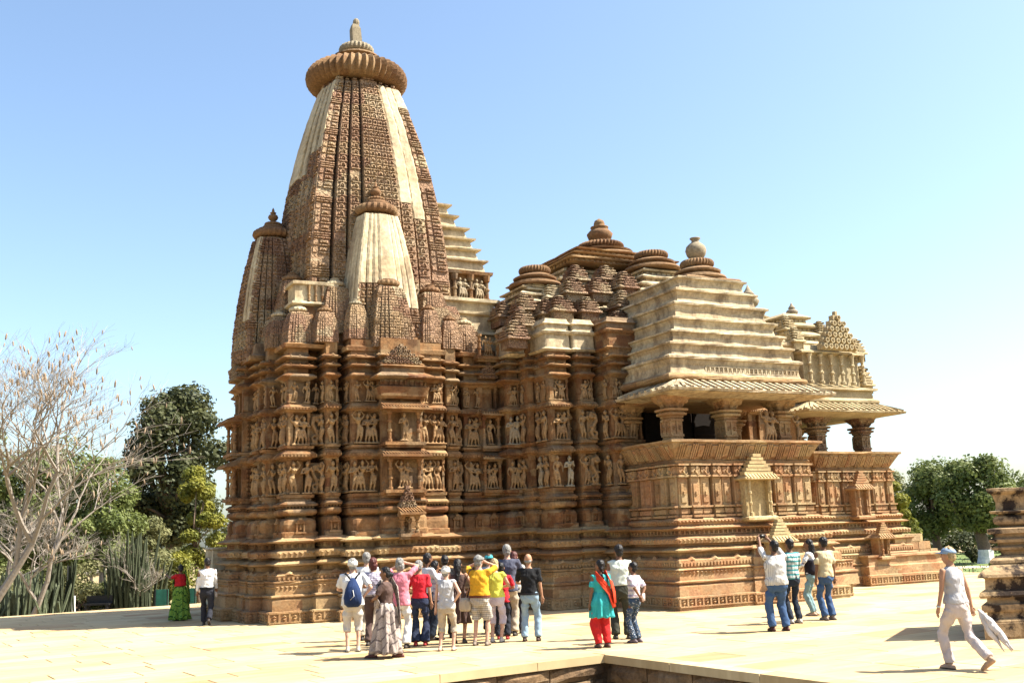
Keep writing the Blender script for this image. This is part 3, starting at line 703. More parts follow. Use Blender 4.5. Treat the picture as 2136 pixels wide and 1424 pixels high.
# small triangular end stones under the disc on the four rib tops
for ang in (0, -pi/2):
    ux, uy = Vector((cos(ang), sin(ang), 0)), Vector((sin(ang), -cos(ang), 0))
    for a, w, h, d in ((0, .30, .52, 1.17), (-.44, .11, .35, 1.12), (.44, .11, .35, 1.12), (-.67, .10, .3, 1.06), (.67, .10, .3, 1.06), (-.92, .13, .38, 1.0), (.92, .13, .38, 1.0)):
        m = MB(); o = Vector((MSX, MSY, 7.7+HM-.05))+uy*d+ux*a
        m.obox(o, ux, Z3, uy, -w, w, 0, h*.35, -.2, .04, .02); m.obox(o, ux, Z3, uy, -w*.7, w*.7, h*.35, h*.62, -.2, .02, .02); m.obox(o, ux, Z3, uy, -w*.3, w*.3, h*.62, h, -.2, .0, .03)
        m.build('rib_end_stone', S_SPIRE, main)

# secondary spires leaning on the main one
spire(10.30, 28.55, 7.45, 11.75, 1.12, top=.50, p=1.9, tile=.22, name='side_spire', capR=.68, label='pale plastered half spire on the south face', pale_strips=lambda f, s, u: (u > .30 and s >= 3) or (u > .45))
spire(10.32, 27.75, 7.5, 9.35, .68, top=.60, p=2.0, tile=.16, name='side_spire', capR=.42, pot=False)
spire(7.75, 31.05, 7.45, 11.45, 1.12, top=.50, p=1.9, tile=.24, name='side_spire', capR=.64, label='half spire on the west face with pale plaster edge', pale_strips=lambda f, s, u: f == 'W' and s in (0, 1, 5, 6) and u > .3)
spire(7.2, 31.05, 7.5, 9.2, .62, top=.62, p=2.0, tile=.16, name='side_spire', cap=False)
spire(10.55, 33.7, 7.45, 11.4, 1.1, top=.5, p=1.9, carve=False, name='side_spire', capR=.64)
small = [(-2.62, -2.62, .44, 7.62, 8.45, 1), (-1.95, -3.0, .36, 7.66, 8.42, 1), (1.95, -3.0, .36, 7.66, 8.40, 1), (2.62, -2.62, .44, 7.62, 8.38, 1), (-1.12, -3.32, .33, 7.75, 8.62, 2), (1.15, -3.32, .33, 7.75, 8.62, 1),
         (-3.0, -1.95, .38, 7.62, 8.42, 1), (-2.95, -1.12, .36, 7.7, 8.5, 1), (-2.95, 1.12, .36, 7.7, 8.5, 1), (-2.62, 2.62, .44, 7.62, 8.45, 1), (-3.0, 1.95, .38, 7.62, 8.4, 1), (2.62, 2.62, .44, 7.6, 8.4, 0),
         (-1.5, -2.55, .50, 8.0, 9.15, 1), (1.55, -2.55, .52, 8.0, 9.2, 1), (-2.5, -1.5, .5, 8.0, 9.5, 1), (-2.15, -2.15, .55, 7.9, 8.9, 0), (2.15, -2.15, .55, 7.9, 8.9, 0), (-2.5, 1.5, .5, 8.0, 9.5, 1)]
for j, (dx, dy, w, za, zb, c) in enumerate(small):
    zb += .14 if za < 7.9 else .28
    spire(SX+dx, SY+dy, za, zb, w, top=.62, p=2.6, tile=.13, name='small_spire', capR=w*.62 if c else None, cap=bool(c), pot=False, finialmat=S_FIN if c == 2 else (S_DISC if j % 3 else S_PALE))
# sloping stone terraces between the spires
m = MB(); m.rect(SX-2.9, SX+2.9, SY-2.9, SY+2.9, [(7.5, .25), (7.6, .28), (7.66, .1), (8.0, .0), (8.3, -.15)]); m.build('spire_base', S_WALL, temple)
m = MB(); m.rect(SX-1.4, SX+1.4, SY-3.6, SY-1, [(7.38, .12), (7.5, .14), (7.56, .0), (7.9, -.08)]); m.build('spire_base', S_WALL, temple)
m = MB(); m.rect(SX-3.6, SX-1, SY-1.4, SY+1.4, [(7.39, .12), (7.51, .14), (7.57, .0), (7.91, -.08)]); m.build('spire_base', S_WALL, temple)
# small pale shrine box with colonnade on the south west shoulder
m = MB(); m.rect(SX-2.75, SX-1.55, SY-2.75, SY-2.0, [(8.82, .0), (8.86, .10), (8.92, .10), (8.95, 0), (9.42, 0), (9.44, .08), (9.52, .08), (9.55, 0)]); m.build('shoulder_shrine', S_PALE, temple)
for k in range(5):
    m = MB(); m.lathe(SX-2.35+k*.2, SY-2.80, [(8.95, .05), (9.0, .035), (9.1, .035), (9.12, .05), (9.2, .03), (9.36, .05), (9.42, .06)], 7); m.build('shrine_pillar', S_WALL, temple)
m = MB(); m.rect(SX-2.7, SX-1.7, SY-2.68, SY-2.0, [(8.3, .1), (8.36, .2), (8.45, .1), (8.6, .04), (8.82, .02)]); m.build('shoulder_shrine', S_WALL, temple)

# ------------------------------------------------------------------ vestibule and its stepped antefix beside the spire
wall_block(13.30, 13.95, 27.95, 31, 31); wall_block(13.95, 14.35, 28.35, 31, 32)
pillar_niche('S', 13.63, 27.93, 3.36, 1.02, .62, fig='pair'); pillar_niche('S', 13.63, 27.93, 4.68, 1.02, .62, fig='single'); pediment('S', 13.63, 27.9, 6.82, .5, .6, S_BELL, 5)
pillar_niche('S', 13.63, 27.93, 7.42, .86, .8, fig='pair', hood=False)
m = MB(); m.rect(12.2, 14.35, 28.6, 33.4, [(7.5, .0), (7.56, .12), (7.64, .12), (7.7, 0), (8.3, 0), (8.34, .14), (8.42, .14), (8.46, 0), (8.95, -.05), (9.0, .1), (9.08, .1), (9.1, -.05), (9.36, -.05), (9.4, .1), (9.5, .1), (9.52, 0)]); m.build('antefix_base', S_PALE, temple)
m = MB(); m.rect(12.6, 14.3, 28.9, 33.1, [(9.5, -.1), (10.35, -.1), (10.38, .08), (10.48, .1), (10.52, -.05)]); m.build('antefix_base', S_WALL, temple)
for tx in (13.05, 13.62, 14.2):
    m = MB(); m.lathe(tx, 28.9, [(9.52, .1), (9.6, .1), (9.62, .06), (9.85, .06), (9.87, .09), (9.92, .09), (9.94, .055), (10.15, .06), (10.18, .1), (10.3, .12), (10.36, .13)], 8); m.build('niche_pillar', S_WALL, temple)
place_fig('pair', 13.33, 28.98, 9.54, .72, 0, True); place_fig('pair', 13.92, 28.98, 9.54, .72, 0, True)
zz = 10.5
for k, (x0, x1, h) in enumerate(((12.6, 14.3, .46), (12.6, 14.12, .42), (12.6, 14.0, .40), (12.6, 13.86, .40), (12.6, 13.55, .45), (12.6, 13.36, .42))):
    y0 = 29.05+k*.14
    m = MB(); m.rect(x0, x1, y0, 62-y0, [(zz, -.02), (zz+.05, -.05), (zz+h-.1, -.12), (zz+h-.08, .04), (zz+h-.03, .05), (zz+h, -.05)]); m.build('antefix_tier', S_PALE, temple); zz += h-.01
m = MB(); m.rect(12.7, 13.15, 30.3, 31.7, [(zz-.02, 0), (zz+.35, -.1), (zz+.4, -.2)]); m.build('antefix_tier', S_PALE, temple)

# ------------------------------------------------------------------ great hall with its transept walls
HX, HY = 19.7, 31.0
m = MB(); m.rect(14.5, 16.85, 27.2, 34.8, [(-.05, .4), (2.0, .3), (2.3, .1), (2.76, 0), (7.9, 0)]); m.build('hall_core', S_WALL, temple)
m = MB(); m.rect(22.3, 24.6, 26.5, 35.5, [(-.05, .4), (2.0, .3), (2.3, .1), (2.76, 0), (7.9, 0)]); m.build('hall_core', S_WALL, temple)
m = MB(); m.rect(16.87, 22.28, 26.5, 35.4, [(-.05, .4), (2.0, .3), (2.3, .1), (2.76, 0), (7.9, 0)]); m.build('hall_core', simple('interior_shade_dark', (.05, .03, .02), use_pos=True), temple)  # middle core: interior shade is put into its near-black colour
hb = [(13.98, 14.42, 27.35, 29), (14.42, 14.75, 26.75, 29), (14.62, 15.28, 25.85, 28), (15.55, 16.08, 25.75, 28), (16.30, 17.3, 25.05, 28), (22.0, 23.0, 25.85, 28), (23.1, 24.0, 26.2, 28)]
for j, (a, b, c, d) in enumerate(hb): wall_block(a, b, c, d, 40+j, lat='x' if j else None)
for j, (a, b, c, d) in enumerate(hb): wall_block(a, b, 62-d, 62-c, 50+j, which='N')
fig_rows('S', 13.98, 14.42, 27.35, ['pair', 'pair', 'pair'], pale=((Z2, 0),))
fig_rows('W', 27.0, 27.35, 14.42, ['single', 'single', 'single'])
fig_rows('W', 26.0, 26.7, 14.62, [('single', 'single')]*3, pale=((Z1, 1),))
fig_rows('S', 14.62, 15.35, 25.85, [('single', 'single'), ('pair', ), ('trio',)], pale=((Z1, 1),))
fig_rows('W', 25.1, 25.7, 16.28, ['single', 'single', 'single'])
fig_rows('S', 15.35, 15.52, 26.3, ['beast', 'beast', 'single'])
fig_rows('S', 15.52, 16.15, 25.75, [('single', 'beast'), ('single', 'beast'), ('trio',)])
fig_rows('S', 16.28, 17.1, 25.05, [('single', 'pair'), ('pair', 'single'), ('trio', 'single')])
# attic panels above the eaves
for a, b, c in ((14.6, 15.4, 25.9), (15.5, 16.2, 25.8), (16.3, 17.3, 25.15), (14.0, 14.5, 27.0)):
    m = MB(); m.rect(a, b, c, 28, [(7.40, .06), (7.46, .12), (7.52, .04), (7.9, .02), (7.94, .10), (8.0, .12), (8.05, .02), (8.2, .0), (8.24, .08), (8.3, .02), (8.4, -.03)], .03)
    frieze(m, a, b, c, 28, .04, 7.9, 7.96, 'dentil', 'SW', .1)
    m.build('attic_panel', S_PALE if a < 16 else S_WALL, temple)
    fig_on('S', (a+b)/2, c-.02, 7.50, .42, 'pair'); fig_on('W', c+.5, a-.02, 7.50, .40, 'pair')

# stepped pyramid roof of the hall with rows of bell-shaped miniature roofs
def plates(cx0, cx1, cy0, cy1, z0, z1, n, shrink, mat, name='roof_tier', gap=.35):
    h = (z1-z0)/n
    for k in range(n):
        e = shrink*k; z = z0+h*k
        m = MB(); m.rect(cx0+e, cx1-e, cy0+e, cy1-e, [(z, -.06), (z+h*gap, -.08), (z+h*(gap+.03), .06), (z+h*(gap+.2), .08), (z+h*.95, -shrink*.75), (z+h*1.0, -shrink)])
        frieze(m, cx0+e, cx1-e, cy0+e, cy1-e, -.07, z+.01, z+h*gap, 'dentil', 'SW', .22)
        m.build(name, mat, temple)
def bell(cx, cy, z, w, h, mat=S_BELL, top=True):
    """miniature stepped roof with gable front"""
    m = MB()
    m.rect(cx-w/2, cx+w/2, cy-w/2, cy+w/2, [(z-.25, -.06), (z, -.06), (z+.02, .06), (z+.08, .05), (z+.12, -.03)], .02)
    zz = z+.12; k = 4
    for i in range(k):
        o = -w*.5*((i/k)**1.8*.8)-.02; hh = h*.72/k
        m.rect(cx-w/2, cx+w/2, cy-w/2, cy+w/2, [(zz+.001, o-.04), (zz+hh*.4, o-.04), (zz+hh*.45, o+.03), (zz+hh*.8, o+.03), (zz+hh, o-.04)], w*.12); zz += hh
    bo = m.build('bell_roof', mat, temple)
    m2 = MB()
    for (o, u, n) in ((Vector((cx, cy-w*.5, z+.1)), X3, -Y3), (Vector((cx-w*.5, cy, z+.1)), -Y3, -X3)):
        for q in range(4):
            a = w*.34*(1-q/4.5); m2.obox(o, u, Z3, n, -a, a, h*.5*q/4, h*.5*(q+.9)/4, -.16, .06-q*.025, .012)
    m2.build('gable_front', mat, bo)
    if top:
        m3 = MB(); m3.lathe(cx, cy, [(zz, w*.20), (zz+h*.05, w*.24), (zz+h*.10, w*.22), (zz+h*.14, w*.08), (zz+h*.15, .01)], 12); m3.build('bell_cap', mat, bo)

m = MB(); m.rect(14.6, 24.9, 26.6, 35.4, [(7.7, 0), (8.1, 0), (8.2, .1), (8.3, .1), (8.35, -.3), (8.8, -.5)]); m.build('roof_base', S_PALE, temple)
plates(15.3, 24.2, 27.2, 34.8, 8.6, 11.2, 6, .42, S_ROOF)
plates(17.3, 22.2, 28.6, 33.4, 11.15, 11.95, 3, .32, S_PLINTH)
def disc_pile(cx, cy, z, R, mat, pot=None, s=1.0):
    m = MB(); m.lathe(cx, cy, [(z, R), (z+.05, R*1.04), (z+.12, R*1.0), (z+.2, R*.72), (z+.24, R*.72), (z+.26, R*.82), (z+.32, R*.84), (z+.38, R*.7), (z+.46, R*.5)], 26); o = m.build('roof_disc', mat, temple)
    amalaka(cx, cy, z+.58, R*.62, .24, mat, o, ribs=int(20+R*14))
    zz = z+.68
    if pot == 'bowl':
        m = MB(); m.lathe(cx, cy, [(zz, R*.3), (zz+.06, R*.24), (zz+.12, R*.2), (zz+.22, R*.30), (zz+.40, R*.345), (zz+.55, R*.25), (zz+.58, R*.16), (zz+.64, R*.24), (zz+.68, R*.24), (zz+.72, R*.12), (zz+.80, R*.15), (zz+.92, R*.12), (zz+1.02, .01)], 18); m.build('pot_finial', mat, o, smooth=True)
    elif pot == 'jar':
        m = MB(); m.lathe(cx, cy, [(zz-.14, .22), (zz+.08, .20), (zz+.10, .22), (zz+.20, .29), (zz+.34, .33), (zz+.48, .29), (zz+.58, .18), (zz+.62, .12), (zz+.68, .115), (zz+.73, .17), (zz+.755, .165), (zz+.76, .06)], 22); m.build('jar_finial', S_FIN, o, smooth=True)
    elif pot == 'kalash':
        m = MB(); m.lathe(cx, cy, [(zz, .2*s), (zz+.08*s, .18*s), (zz+.2*s, .34*s), (zz+.36*s, .42*s), (zz+.5*s, .34*s), (zz+.58*s, .16*s), (zz+.64*s, .26*s), (zz+.72*s, .2*s), (zz+.86*s, .1*s), (zz+1.05*s, .01)], 18); m.build('pot_finial', S_FIN, o, smooth=True)
    return o
disc_pile(20.0, 31.0, 11.9, 1.42, S_DISC, 'bowl')
disc_pile(15.6, 28.2, 9.9, .85, S_DISC); disc_pile(20.05, 27.9, 10.75, .95, S_DISC)
plates(14.5, 16.8, 27.3, 29.6, 9.1, 9.95, 3, .2, S_ROOF); plates(18.7, 21.5, 26.7, 29.4, 9.6, 10.8, 4, .2, S_ROOF)
rbl = random.Random(9)
BELLS = [(x_, y_, z_, rbl.uniform(.66, .78), rbl.uniform(.52, .62)) for (x_, y_, z_) in ((14.30, 26.90, 8.25), (13.86, 26.50, 7.75), (14.71, 27.40, 8.88), (15.40, 28.00, 9.68), (14.43, 28.20, 8.78), (16.89, 27.80, 10.10), (17.31, 27.20, 9.55), (15.56, 26.70, 8.74), (16.49, 26.60, 8.75), (18.21, 27.00, 9.75), (17.86, 26.60, 9.00), (17.40, 26.20, 8.22), (15.30, 27.00, 8.68), (16.32, 27.20, 9.47), (15.84, 27.60, 9.37), (18.04, 27.80, 10.20), (18.21, 26.40, 8.85))]
for (bx, by, bz, w, h) in BELLS:
    bell(bx, by, bz, w, h, S_PALE if (int(bx*10)+int(by*10)) % 7 == 0 else S_BELL)

# ------------------------------------------------------------------ south balcony porch
BX0, BX1, BY0, BY1 = 16.70, 21.50, 22.72, 25.9
def porch_base(x0, x1, y0, y1, o=.0, ztop=4.44, mid=None, k=60, k_which='SW'):
    def part(name, prof, mat, fr=(), xx=(0, 0)):
        m = MB(); m.rect(x0+xx[0], x1+xx[1], y0, y1, prof)
        for (kind, off, a, b, st) in fr: frieze(m, x0+xx[0], x1+xx[1], y0, y1, off, a, b, kind, k_which, st)
        return m.build(name, mat, temple)
    part('plinth_course', [(-.05, .58), (.34, .58), (.35, .54)], S_ORANGE, [('lozenge', .58, .08, .33, .25)])
    part('plinth_course', [(.35, .50), (.60, .50), (.64, .44), (.68, .40)], S_ORANGE)
    part('plinth_course', [(.68, .50), (.72, .52), (.75, .40), (1.0, .40), (1.02, .46), (1.06, .40)], S_ORANGE, [('petal', .40, .88, .99, .13)])
    part('plinth_course', [(1.06, .34), (1.14, .36), (1.26, .36), (1.32, .26)], S_ORANGE, [('dentil', .36, 1.10, 1.2, .11), ('gable', .30, 1.24, 1.38, .8)])
    part('plinth_moulding', [(1.32, .14), (1.44, .14), (1.48, .38), (1.52, .40), (1.58, .22), (1.62, .12)], S_PLINTH)
    part('plinth_moulding', [(1.62, .12), (1.68, .12), (1.69, .32), (1.82, .34), (1.84, .26), (1.90, .10)], S_ORANGE, [('petal', .33, 1.70, 1.82, .14)])
    part('plinth_moulding', [(1.90, .10), (2.04, .10), (2.06, .28), (2.09, .32), (2.14, .16), (2.18, .10)], S_ORANGE, [('lozenge', .10, 1.92, 2.04, .16)])
    part('plinth_moulding', [(2.18, .14), (2.30, .20), (2.36, .10)], S_ORANGE, [('petal', .19, 2.2, 2.29, .12)])
    part('wall_core', [(2.36, -.06), (3.9, -.06)], S_ORANGE)
    # upright panels: each pilaster is its own slab
    n_s = int(round((x1-x0)/.5))
    for (side, a, b, fc) in (('S', x0, x1, y0), ('W', y0, y1, x0)):
        n_s = max(3, int(round((b-a)/.36)))
        w = (b-a)/n_s
        for i in range(n_s):
            o_, u, n = (Vector((a+i*w, fc, 0)), X3, -Y3) if side == 'S' else (Vector((fc, b-i*w, 0)), -Y3, -X3)
            d = .06 if i % 2 else .0
            m = MB(); m.obox(o_, u, Z3, n, .03, w-.03, 2.36, 3.46, -.08, d+.02, .01)
            m.obox(o_, u, Z3, n, .01, w-.01, 2.38, 2.44, -.05, d+.12); m.obox(o_, u, Z3, n, .02, w-.02, 2.46, 2.62, -.05, d+.08, .02); m.obox(o_, u, Z3, n, .0, w, 2.64, 2.69, -.05, d+.12)
            m.obox(o_, u, Z3, n, .08, w-.08, 2.76, 3.3, 0, d+.05, .02)
            m.obox(o_, u, Z3, n, w*.35, w*.65, 2.95, 3.1, 0, d+.08, .03)
            m.build('wall_panel', S_ORANGE if i % 3 else S_PLINTH, temple)
            m = MB(); m.obox(o_, u, Z3, n, .0, w, 3.46, 3.52, -.05, d+.10); m.obox(o_, u, Z3, n, .03, w-.03, 3.52, 3.76, -.05, d+.08, .02)
            m.tube([o_+u*(.06+t*(w-.12))+Z3*(3.58+.07*sin(t*6.3))+n*(d+.09) for t in (0, .25, .5, .75, 1)], .028, 5); m.tube([o_+u*(w*.5)+Z3*(3.66)+n*(d+.1), o_+u*(w*.62)+Z3*(3.74)+n*(d+.1)], .03, 5)
            m.obox(o_, u, Z3, n, -.0, w, 3.77, 3.82, -.05, d+.13)
            m.build('frieze_block', S_ORANGE, temple)
    part('parapet_base', [(3.82, -.02), (3.90, .02), (3.92, -.02), (3.94, -.02)], S_PLINTH)
    # outward leaning seat back
    m = MB(); m.rect(x0, x1, y0, y1, [(3.94, -.02), (4.38, .24), (4.40, .30), (4.46, .30), (4.47, .24)]); par = m.build('parapet', S_PLINTH, temple)
    for (side, a, b, fc) in (('S', x0, x1, y0), ('W', y0, y1, x0)):
        n_s = max(3, int(round((b-a)/.42))); w = (b-a)/n_s
        for i in range(n_s):
            o_, u, n = (Vector((a+i*w, fc, 3.94)), X3, -Y3) if side == 'S' else (Vector((fc, b-i*w, 3.94)), -Y3, -X3)
            sl = (Z3*.44+n*.26).normalized(); nn = (n*.44-Z3*.26).normalized()
            m = MB()
            for q in (.04, .11, .18): m.obox(o_, u, sl, nn, q-.02, q+.025, .02, .48, -.05, .025)
            m.obox(o_, u, sl, nn, .24, w, .08, .44, -.05, .02, .01); m.obox(o_, u, sl, nn, .30, w-.06, .16, .36, 0, .045, .03)
            m.build('parapet_panel', S_ORANGE if i % 2 else S_PLINTH, temple)
porch_base(BX0, BX1, BY0, BY1)
# widened lower steps on the east half of the balcony plinth
for j, (a, b, y, z) in enumerate(((19.0, 20.6, 22.5, 2.2), (20.6, 21.9, 22.62, 1.6), (21.3, 22.3, 22.7, .95))):
    m = MB(); m.rect(a, b, y, 24, [(-.05, .42-.1*j), (.33, .42-.1*j), (.35, .36), (.62, .34), (.68, .28), (.7, .36), (.74, .36), (.77, .26), (.98, .26), (1.02, .3), (1.04, .22)]+([(1.25, .22), (1.32, .1), (1.45, .05), (1.5, .22), (1.58, .1)] if z > 1.2 else []), 0)
    frieze(m, a, b, y, 24, .42-.1*j, .05, .31, 'lozenge', 'SW', .25); frieze(m, a, b, y, 24, .26, .86, .97, 'petal', 'SW', .12); m.build('plinth_course', S_ORANGE, temple)
# yellow replacement niches on the balcony front
def plain_niche(cx, y, z0, w, h, mat, gab):
    m = MB(); m.rect(cx-w/2, cx+w/2, y-.12, y+.3, [(z0-.14, .02), (z0-.1, .07), (z0-.04, .07), (z0, .0)]); m.box(cx-w/2, cx-w/2+.1, y-.02, y+.3, z0, z0+h); m.box(cx+w/2-.1, cx+w/2, y-.02, y+.3, z0, z0+h); m.box(cx-w/2+.1, cx+w/2-.1, y+.1, y+.3, z0, z0+h)
    o = m.build('niche', mat, temple)
    for s in (-1, 1):
        m = MB(); m.lathe(cx+s*(w/2-.1), y-.1, [(z0, .05), (z0+h*.1, .05), (z0+h*.12, .03), (z0+h*.3, .03), (z0+h*.32, .05), (z0+h*.38, .05), (z0+h*.4, .03), (z0+h*.6, .03), (z0+h*.62, .05), (z0+h*.68, .05), (z0+h*.7, .03), (z0+h, .045)], 8); m.build('niche_pillar', mat, o)
    m = MB(); m.rect(cx-w/2, cx+w/2, y-.12, y+.3, [(z0+h, .02), (z0+h+.02, .14), (z0+h+.05, .14), (z0+h+.17, .0)])
    for i in range(int(w/.1)+1): m.obox(Vector((cx-w/2-.06+i*.115, y-.26, z0+h+.05)), X3, (Z3*.12+Y3*.14).normalized(), (Z3*.14-Y3*.12).normalized(), -.02, .02, 0, .17, -.01, .025)
    m.build('niche_eave', mat, o)
    m = MB(); k = 6
    for i in range(k):
        a = w*.56*(1-i/k*.84); m.obox(Vector((cx, y-.06, z0+h+.14+gab*i/k)), X3, Z3, -Y3, -a, a, 0, gab/k*.98, -.12, .06-i*.006, .008)
    m.build('niche_gable', mat, o)
plain_niche(19.22, 22.42, 2.36, .92, .98, S_YELL, .60)
plain_niche(19.55, 22.05, .95, .62, .66, S_YELL, .50)

def roof_eave(x0, x1, y0, y1, z, reach, mat, drop=.34, ribstep=.26, which='SW'):
    m = MB(); m.rect(x0, x1, y0, y1, [(z-.02+drop*.0, reach-.02), (z+.05, reach), (z+drop, .06), (z+drop+.02, -.3)]); 
    # underside
    m.rect(x0, x1, y0, y1, [(z-.12, .05), (z-.03, reach-.05), (z-.02, reach-.06)])
    e = m.build('roof_eave', mat, temple)
    for side, a, b in (('S', x0, x1), ('W', y0, y1)):
        L = b-a; k = int((L+reach*1.6)/ribstep)
        for i in range(k+1):
            t = a-reach*.8+(L+reach*1.6)*i/k
            tt = min(max(t, a-.02), b+.02)
            if side == 'S': p0 = Vector((t, y0-reach+.01, z+.05)); p1 = Vector((tt, y0-.1, z+drop-.02))
            else: p0 = Vector((x0-reach+.01, t, z+.05)); p1 = Vector((x0-.1, tt, z+drop-.02))
            d = (p1-p0); L2 = d.length; d = d/L2; u = d.cross(Z3).normalized(); nn = u.cross(d)
            m = MB(); m.obox(p0, u, d, nn, -.045, .045, 0, L2, -.02, .055); m.build('eave_rib', mat, temple)
roof_eave(BX0+.25, BX1-.1, BY0, 24.1, 5.78, .72, S_ROOF)
m = MB(); m.rect(BX0, BX1, BY0, 25.0, torus_prof(6.12, 6.34, -.02, .14, 6)); m.build('roll_moulding', S_PLINTH, temple)
zt = 6.34
tiers = ((.54, 0.0), (.39, .09), (.38, .19), (.41, .29), (.48, .40), (.45, .53), (.42, .67))
for k, (h, e) in enumerate(tiers):
    y0 = BY0+e*1.15+.02; x0 = BX0+.05+e*1.6; x1 = BX1-e*1.85
    m = MB(); m.rect(x0, x1, y0, 25.6+e, [(zt, .0), (zt+h*.1, -.02), (zt+h*.45, -.05), (zt+h*.74, .0), (zt+h*.78, .065), (zt+h*.90, .07), (zt+h*.99, -.02)])
    if k == 0: frieze(m, x0+1.2, x1, y0, 28, -.05, zt+.05, zt+.24, 'lozenge', 'S', .16)
    m.build('roof_tier', S_ROOF, temple); zt += h
disc_pile(19.35, 24.55, zt+.12, .86, S_DISC, 'jar')
m = MB(); m.rect(18.35, 20.3, 23.75, 25.4, [(zt-.02, -.05), (zt+.06, .06), (zt+.12, 0), (zt+.14, -.3)]); m.build('roof_tier', S_DISC, temple)

def porch_pillar(cx, cy, z0, z1, w, mat=S_PLINTH):
    m = MB(); h = z1-z0
    m.rect(cx-w/2, cx+w/2, cy-w/2, cy+w/2, [(z0, .05), (z0+.06, .05), (z0+.08, 0), (z0+h*.12, 0), (z0+h*.13, -.02), (z0+h*.52, -.02), (z0+h*.53, .02), (z0+h*.56, .02)], .05)
    frieze(m, cx-w/2, cx+w/2, cy-w/2, cy+w/2, -.02, z0+h*.16, z0+h*.5, 'lozenge', 'SW', w*.5)
    o = m.build('porch_pillar', mat, temple)
    m = MB(); m.rect(cx-w/2, cx+w/2, cy-w/2, cy+w/2, [(z0+h*.56, .0), (z0+h*.58, .11), (z0+h*.62, .12), (z0+h*.63, .05), (z0+h*.65, .05), (z0+h*.66, .15), (z0+h*.70, .16), (z0+h*.71, .02)], .05); m.build('capital', mat, o)
    # carved bracket with little crouching bearers
    m = MB(); m.rect(cx-w/2, cx+w/2, cy-w/2, cy+w/2, [(z0+h*.71, -.02), (z0+h*.78, .02), (z0+h*.86, .16), (z0+h*.93, .24), (z1-.0, .26)], .05)
    for dx, dy in ((0, -1), (-1, 0), (1, 0), (-.8, -.8), (.8, -.8)):
        m.ell((cx+dx*(w*.5+.12), cy+dy*(w*.5+.12), z0+h*.86), .10, .10, .09, 8, 5); m.cap_((cx+dx*(w*.5+.02), cy+dy*(w*.5+.02), z0+h*.76), (cx+dx*(w*.5+.15), cy+dy*(w*.5+.15), z0+h*.9), .06, .05, 6)
    m.build('bracket', mat, o)
for px_, py_ in ((16.95, 23.1), (18.85, 23.1), (20.85, 23.1), (16.95, 25.3), (20.85, 25.3)): porch_pillar(px_, py_, 4.36, 5.78, .46)
m = MB(); m.rect(BX0+.1, BX1-.1, BY0+.1, 26.1, [(5.66, 0), (5.9, 0)]); m.build('porch_ceiling', S_PLINTH, temple)
m = MB(); m.rect(BX0+.05, BX1-.05, BY0+.05, 26.1, [(3.9, 0), (4.3, 0)]); m.build('porch_floor', S_PLINTH, temple)
place_fig('pair', 20.05, 22.75, 4.42, .95, 0); place_fig('single', 21.2, 22.85, 4.42, .8, 0)
# near-black panels added behind the pillars, porch shade put into their colour
PSHADE = simple('porch_shade_dark', (.012, .008, .006), 1.0)
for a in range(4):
    m = MB(); m.box(17.3+a*.95, 18.2+a*.95, 26.35, 26.4, 4.3, 5.7); m.box(17.3+a*.95, 17.36+a*.95, 26.3, 26.36, 4.3, 5.7); m.box(17.36+a*.95, 18.2+a*.95, 26.3, 26.345, 5.0, 5.06); m.build('shade_panel', PSHADE, temple)

# ------------------------------------------------------------------ entrance hall and porch at the east end
EX0, EX1, EY0, EY1 = 24.95, 28.45, 26.1, 35.9
porch_base(EX0, EX1, EY0, EY1)
plain_niche(26.55, 25.72, 2.3, .62, .85, S_ORANGE, .5); plain_niche(26.9, 25.3, .95, .5, .55, S_ORANGE, .42)
roof_eave(EX0, EX1-.4, EY0, EY1, 5.80, .72, S_KHAKI)
for px_, py_ in ((25.65, 26.6), (27.75, 26.6), (25.65, 30.0), (27.75, 30.0), (25.65, 35.4), (27.75, 35.4)): porch_pillar(px_, py_, 4.36, 5.80, .46, S_BELL if py_ < 27 else S_PLINTH)
m = MB(); m.rect(EX0+.1, EX1-.1, EY0+.1, EY1-.1, [(5.70, 0), (5.95, 0)]); m.build('porch_ceiling', S_PLINTH, temple)
m = MB(); m.rect(EX0, EX1-.4, EY0, EY1, torus_prof(6.14, 6.36, -.02, .14, 6)); m.build('roll_moulding', S_KHAKI, temple)
m = MB(); m.rect(EX0, EX1-.4, EY0, EY1, [(6.36, -.02), (6.62, -.06), (6.64, .1), (6.72, .1), (6.74, -.2)]); m.build('roof_tier', S_KHAKI, temple)
m = MB(); m.rect(EX0+.15, EX1-.7, EY0+.3, EY1-.4, [(6.7, .05), (6.8, .1), (6.86, -.02), (7.9, -.02), (7.94, .16), (8.0, .16), (8.06, 0), (8.25, -.1)]); m.build('attic_wall', S_KHAKI, temple)
for k in range(6):
    tx = 25.3+k*.5; m = MB(); m.lathe(tx, EY0+.18, [(6.86, .10), (6.95, .10), (6.97, .06), (7.2, .06), (7.22, .09), (7.27, .09), (7.3, .055), (7.5, .055), (7.52, .085), (7.56, .085), (7.6, .055), (7.8, .07), (7.9, .11)], 8); m.build('attic_pillar', S_KHAKI, temple)
plates(24.9, 27.9, 27.0, 33.5, 8.2, 9.8, 4, .3, S_KHAKI)
pediment('S', 26.55, 26.15, 8.05, 1.25, 1.7, S_KHAKI, 6, .22)
disc_pile(26.55, 30.6, 9.75, .95, S_KHAKI, 'kalash', 1.0); disc_pile(26.6, 28.3, 9.0, .6, S_KHAKI, 'kalash', .55)
for (bx, by, bz, w, h) in ((25.0, 26.6, 8.3, .5, .55), (27.85, 26.6, 8.0, .55, .6), (27.6, 27.3, 8.6, .5, .55), (25.4, 27.4, 8.9, .5, .55), (28.35, 26.9, 6.9, .6, .8), (27.2, 27.6, 8.9, .45, .5), (28.1, 28.2, 7.6, .6, .7)): bell(bx, by, bz, w, h, S_KHAKI)
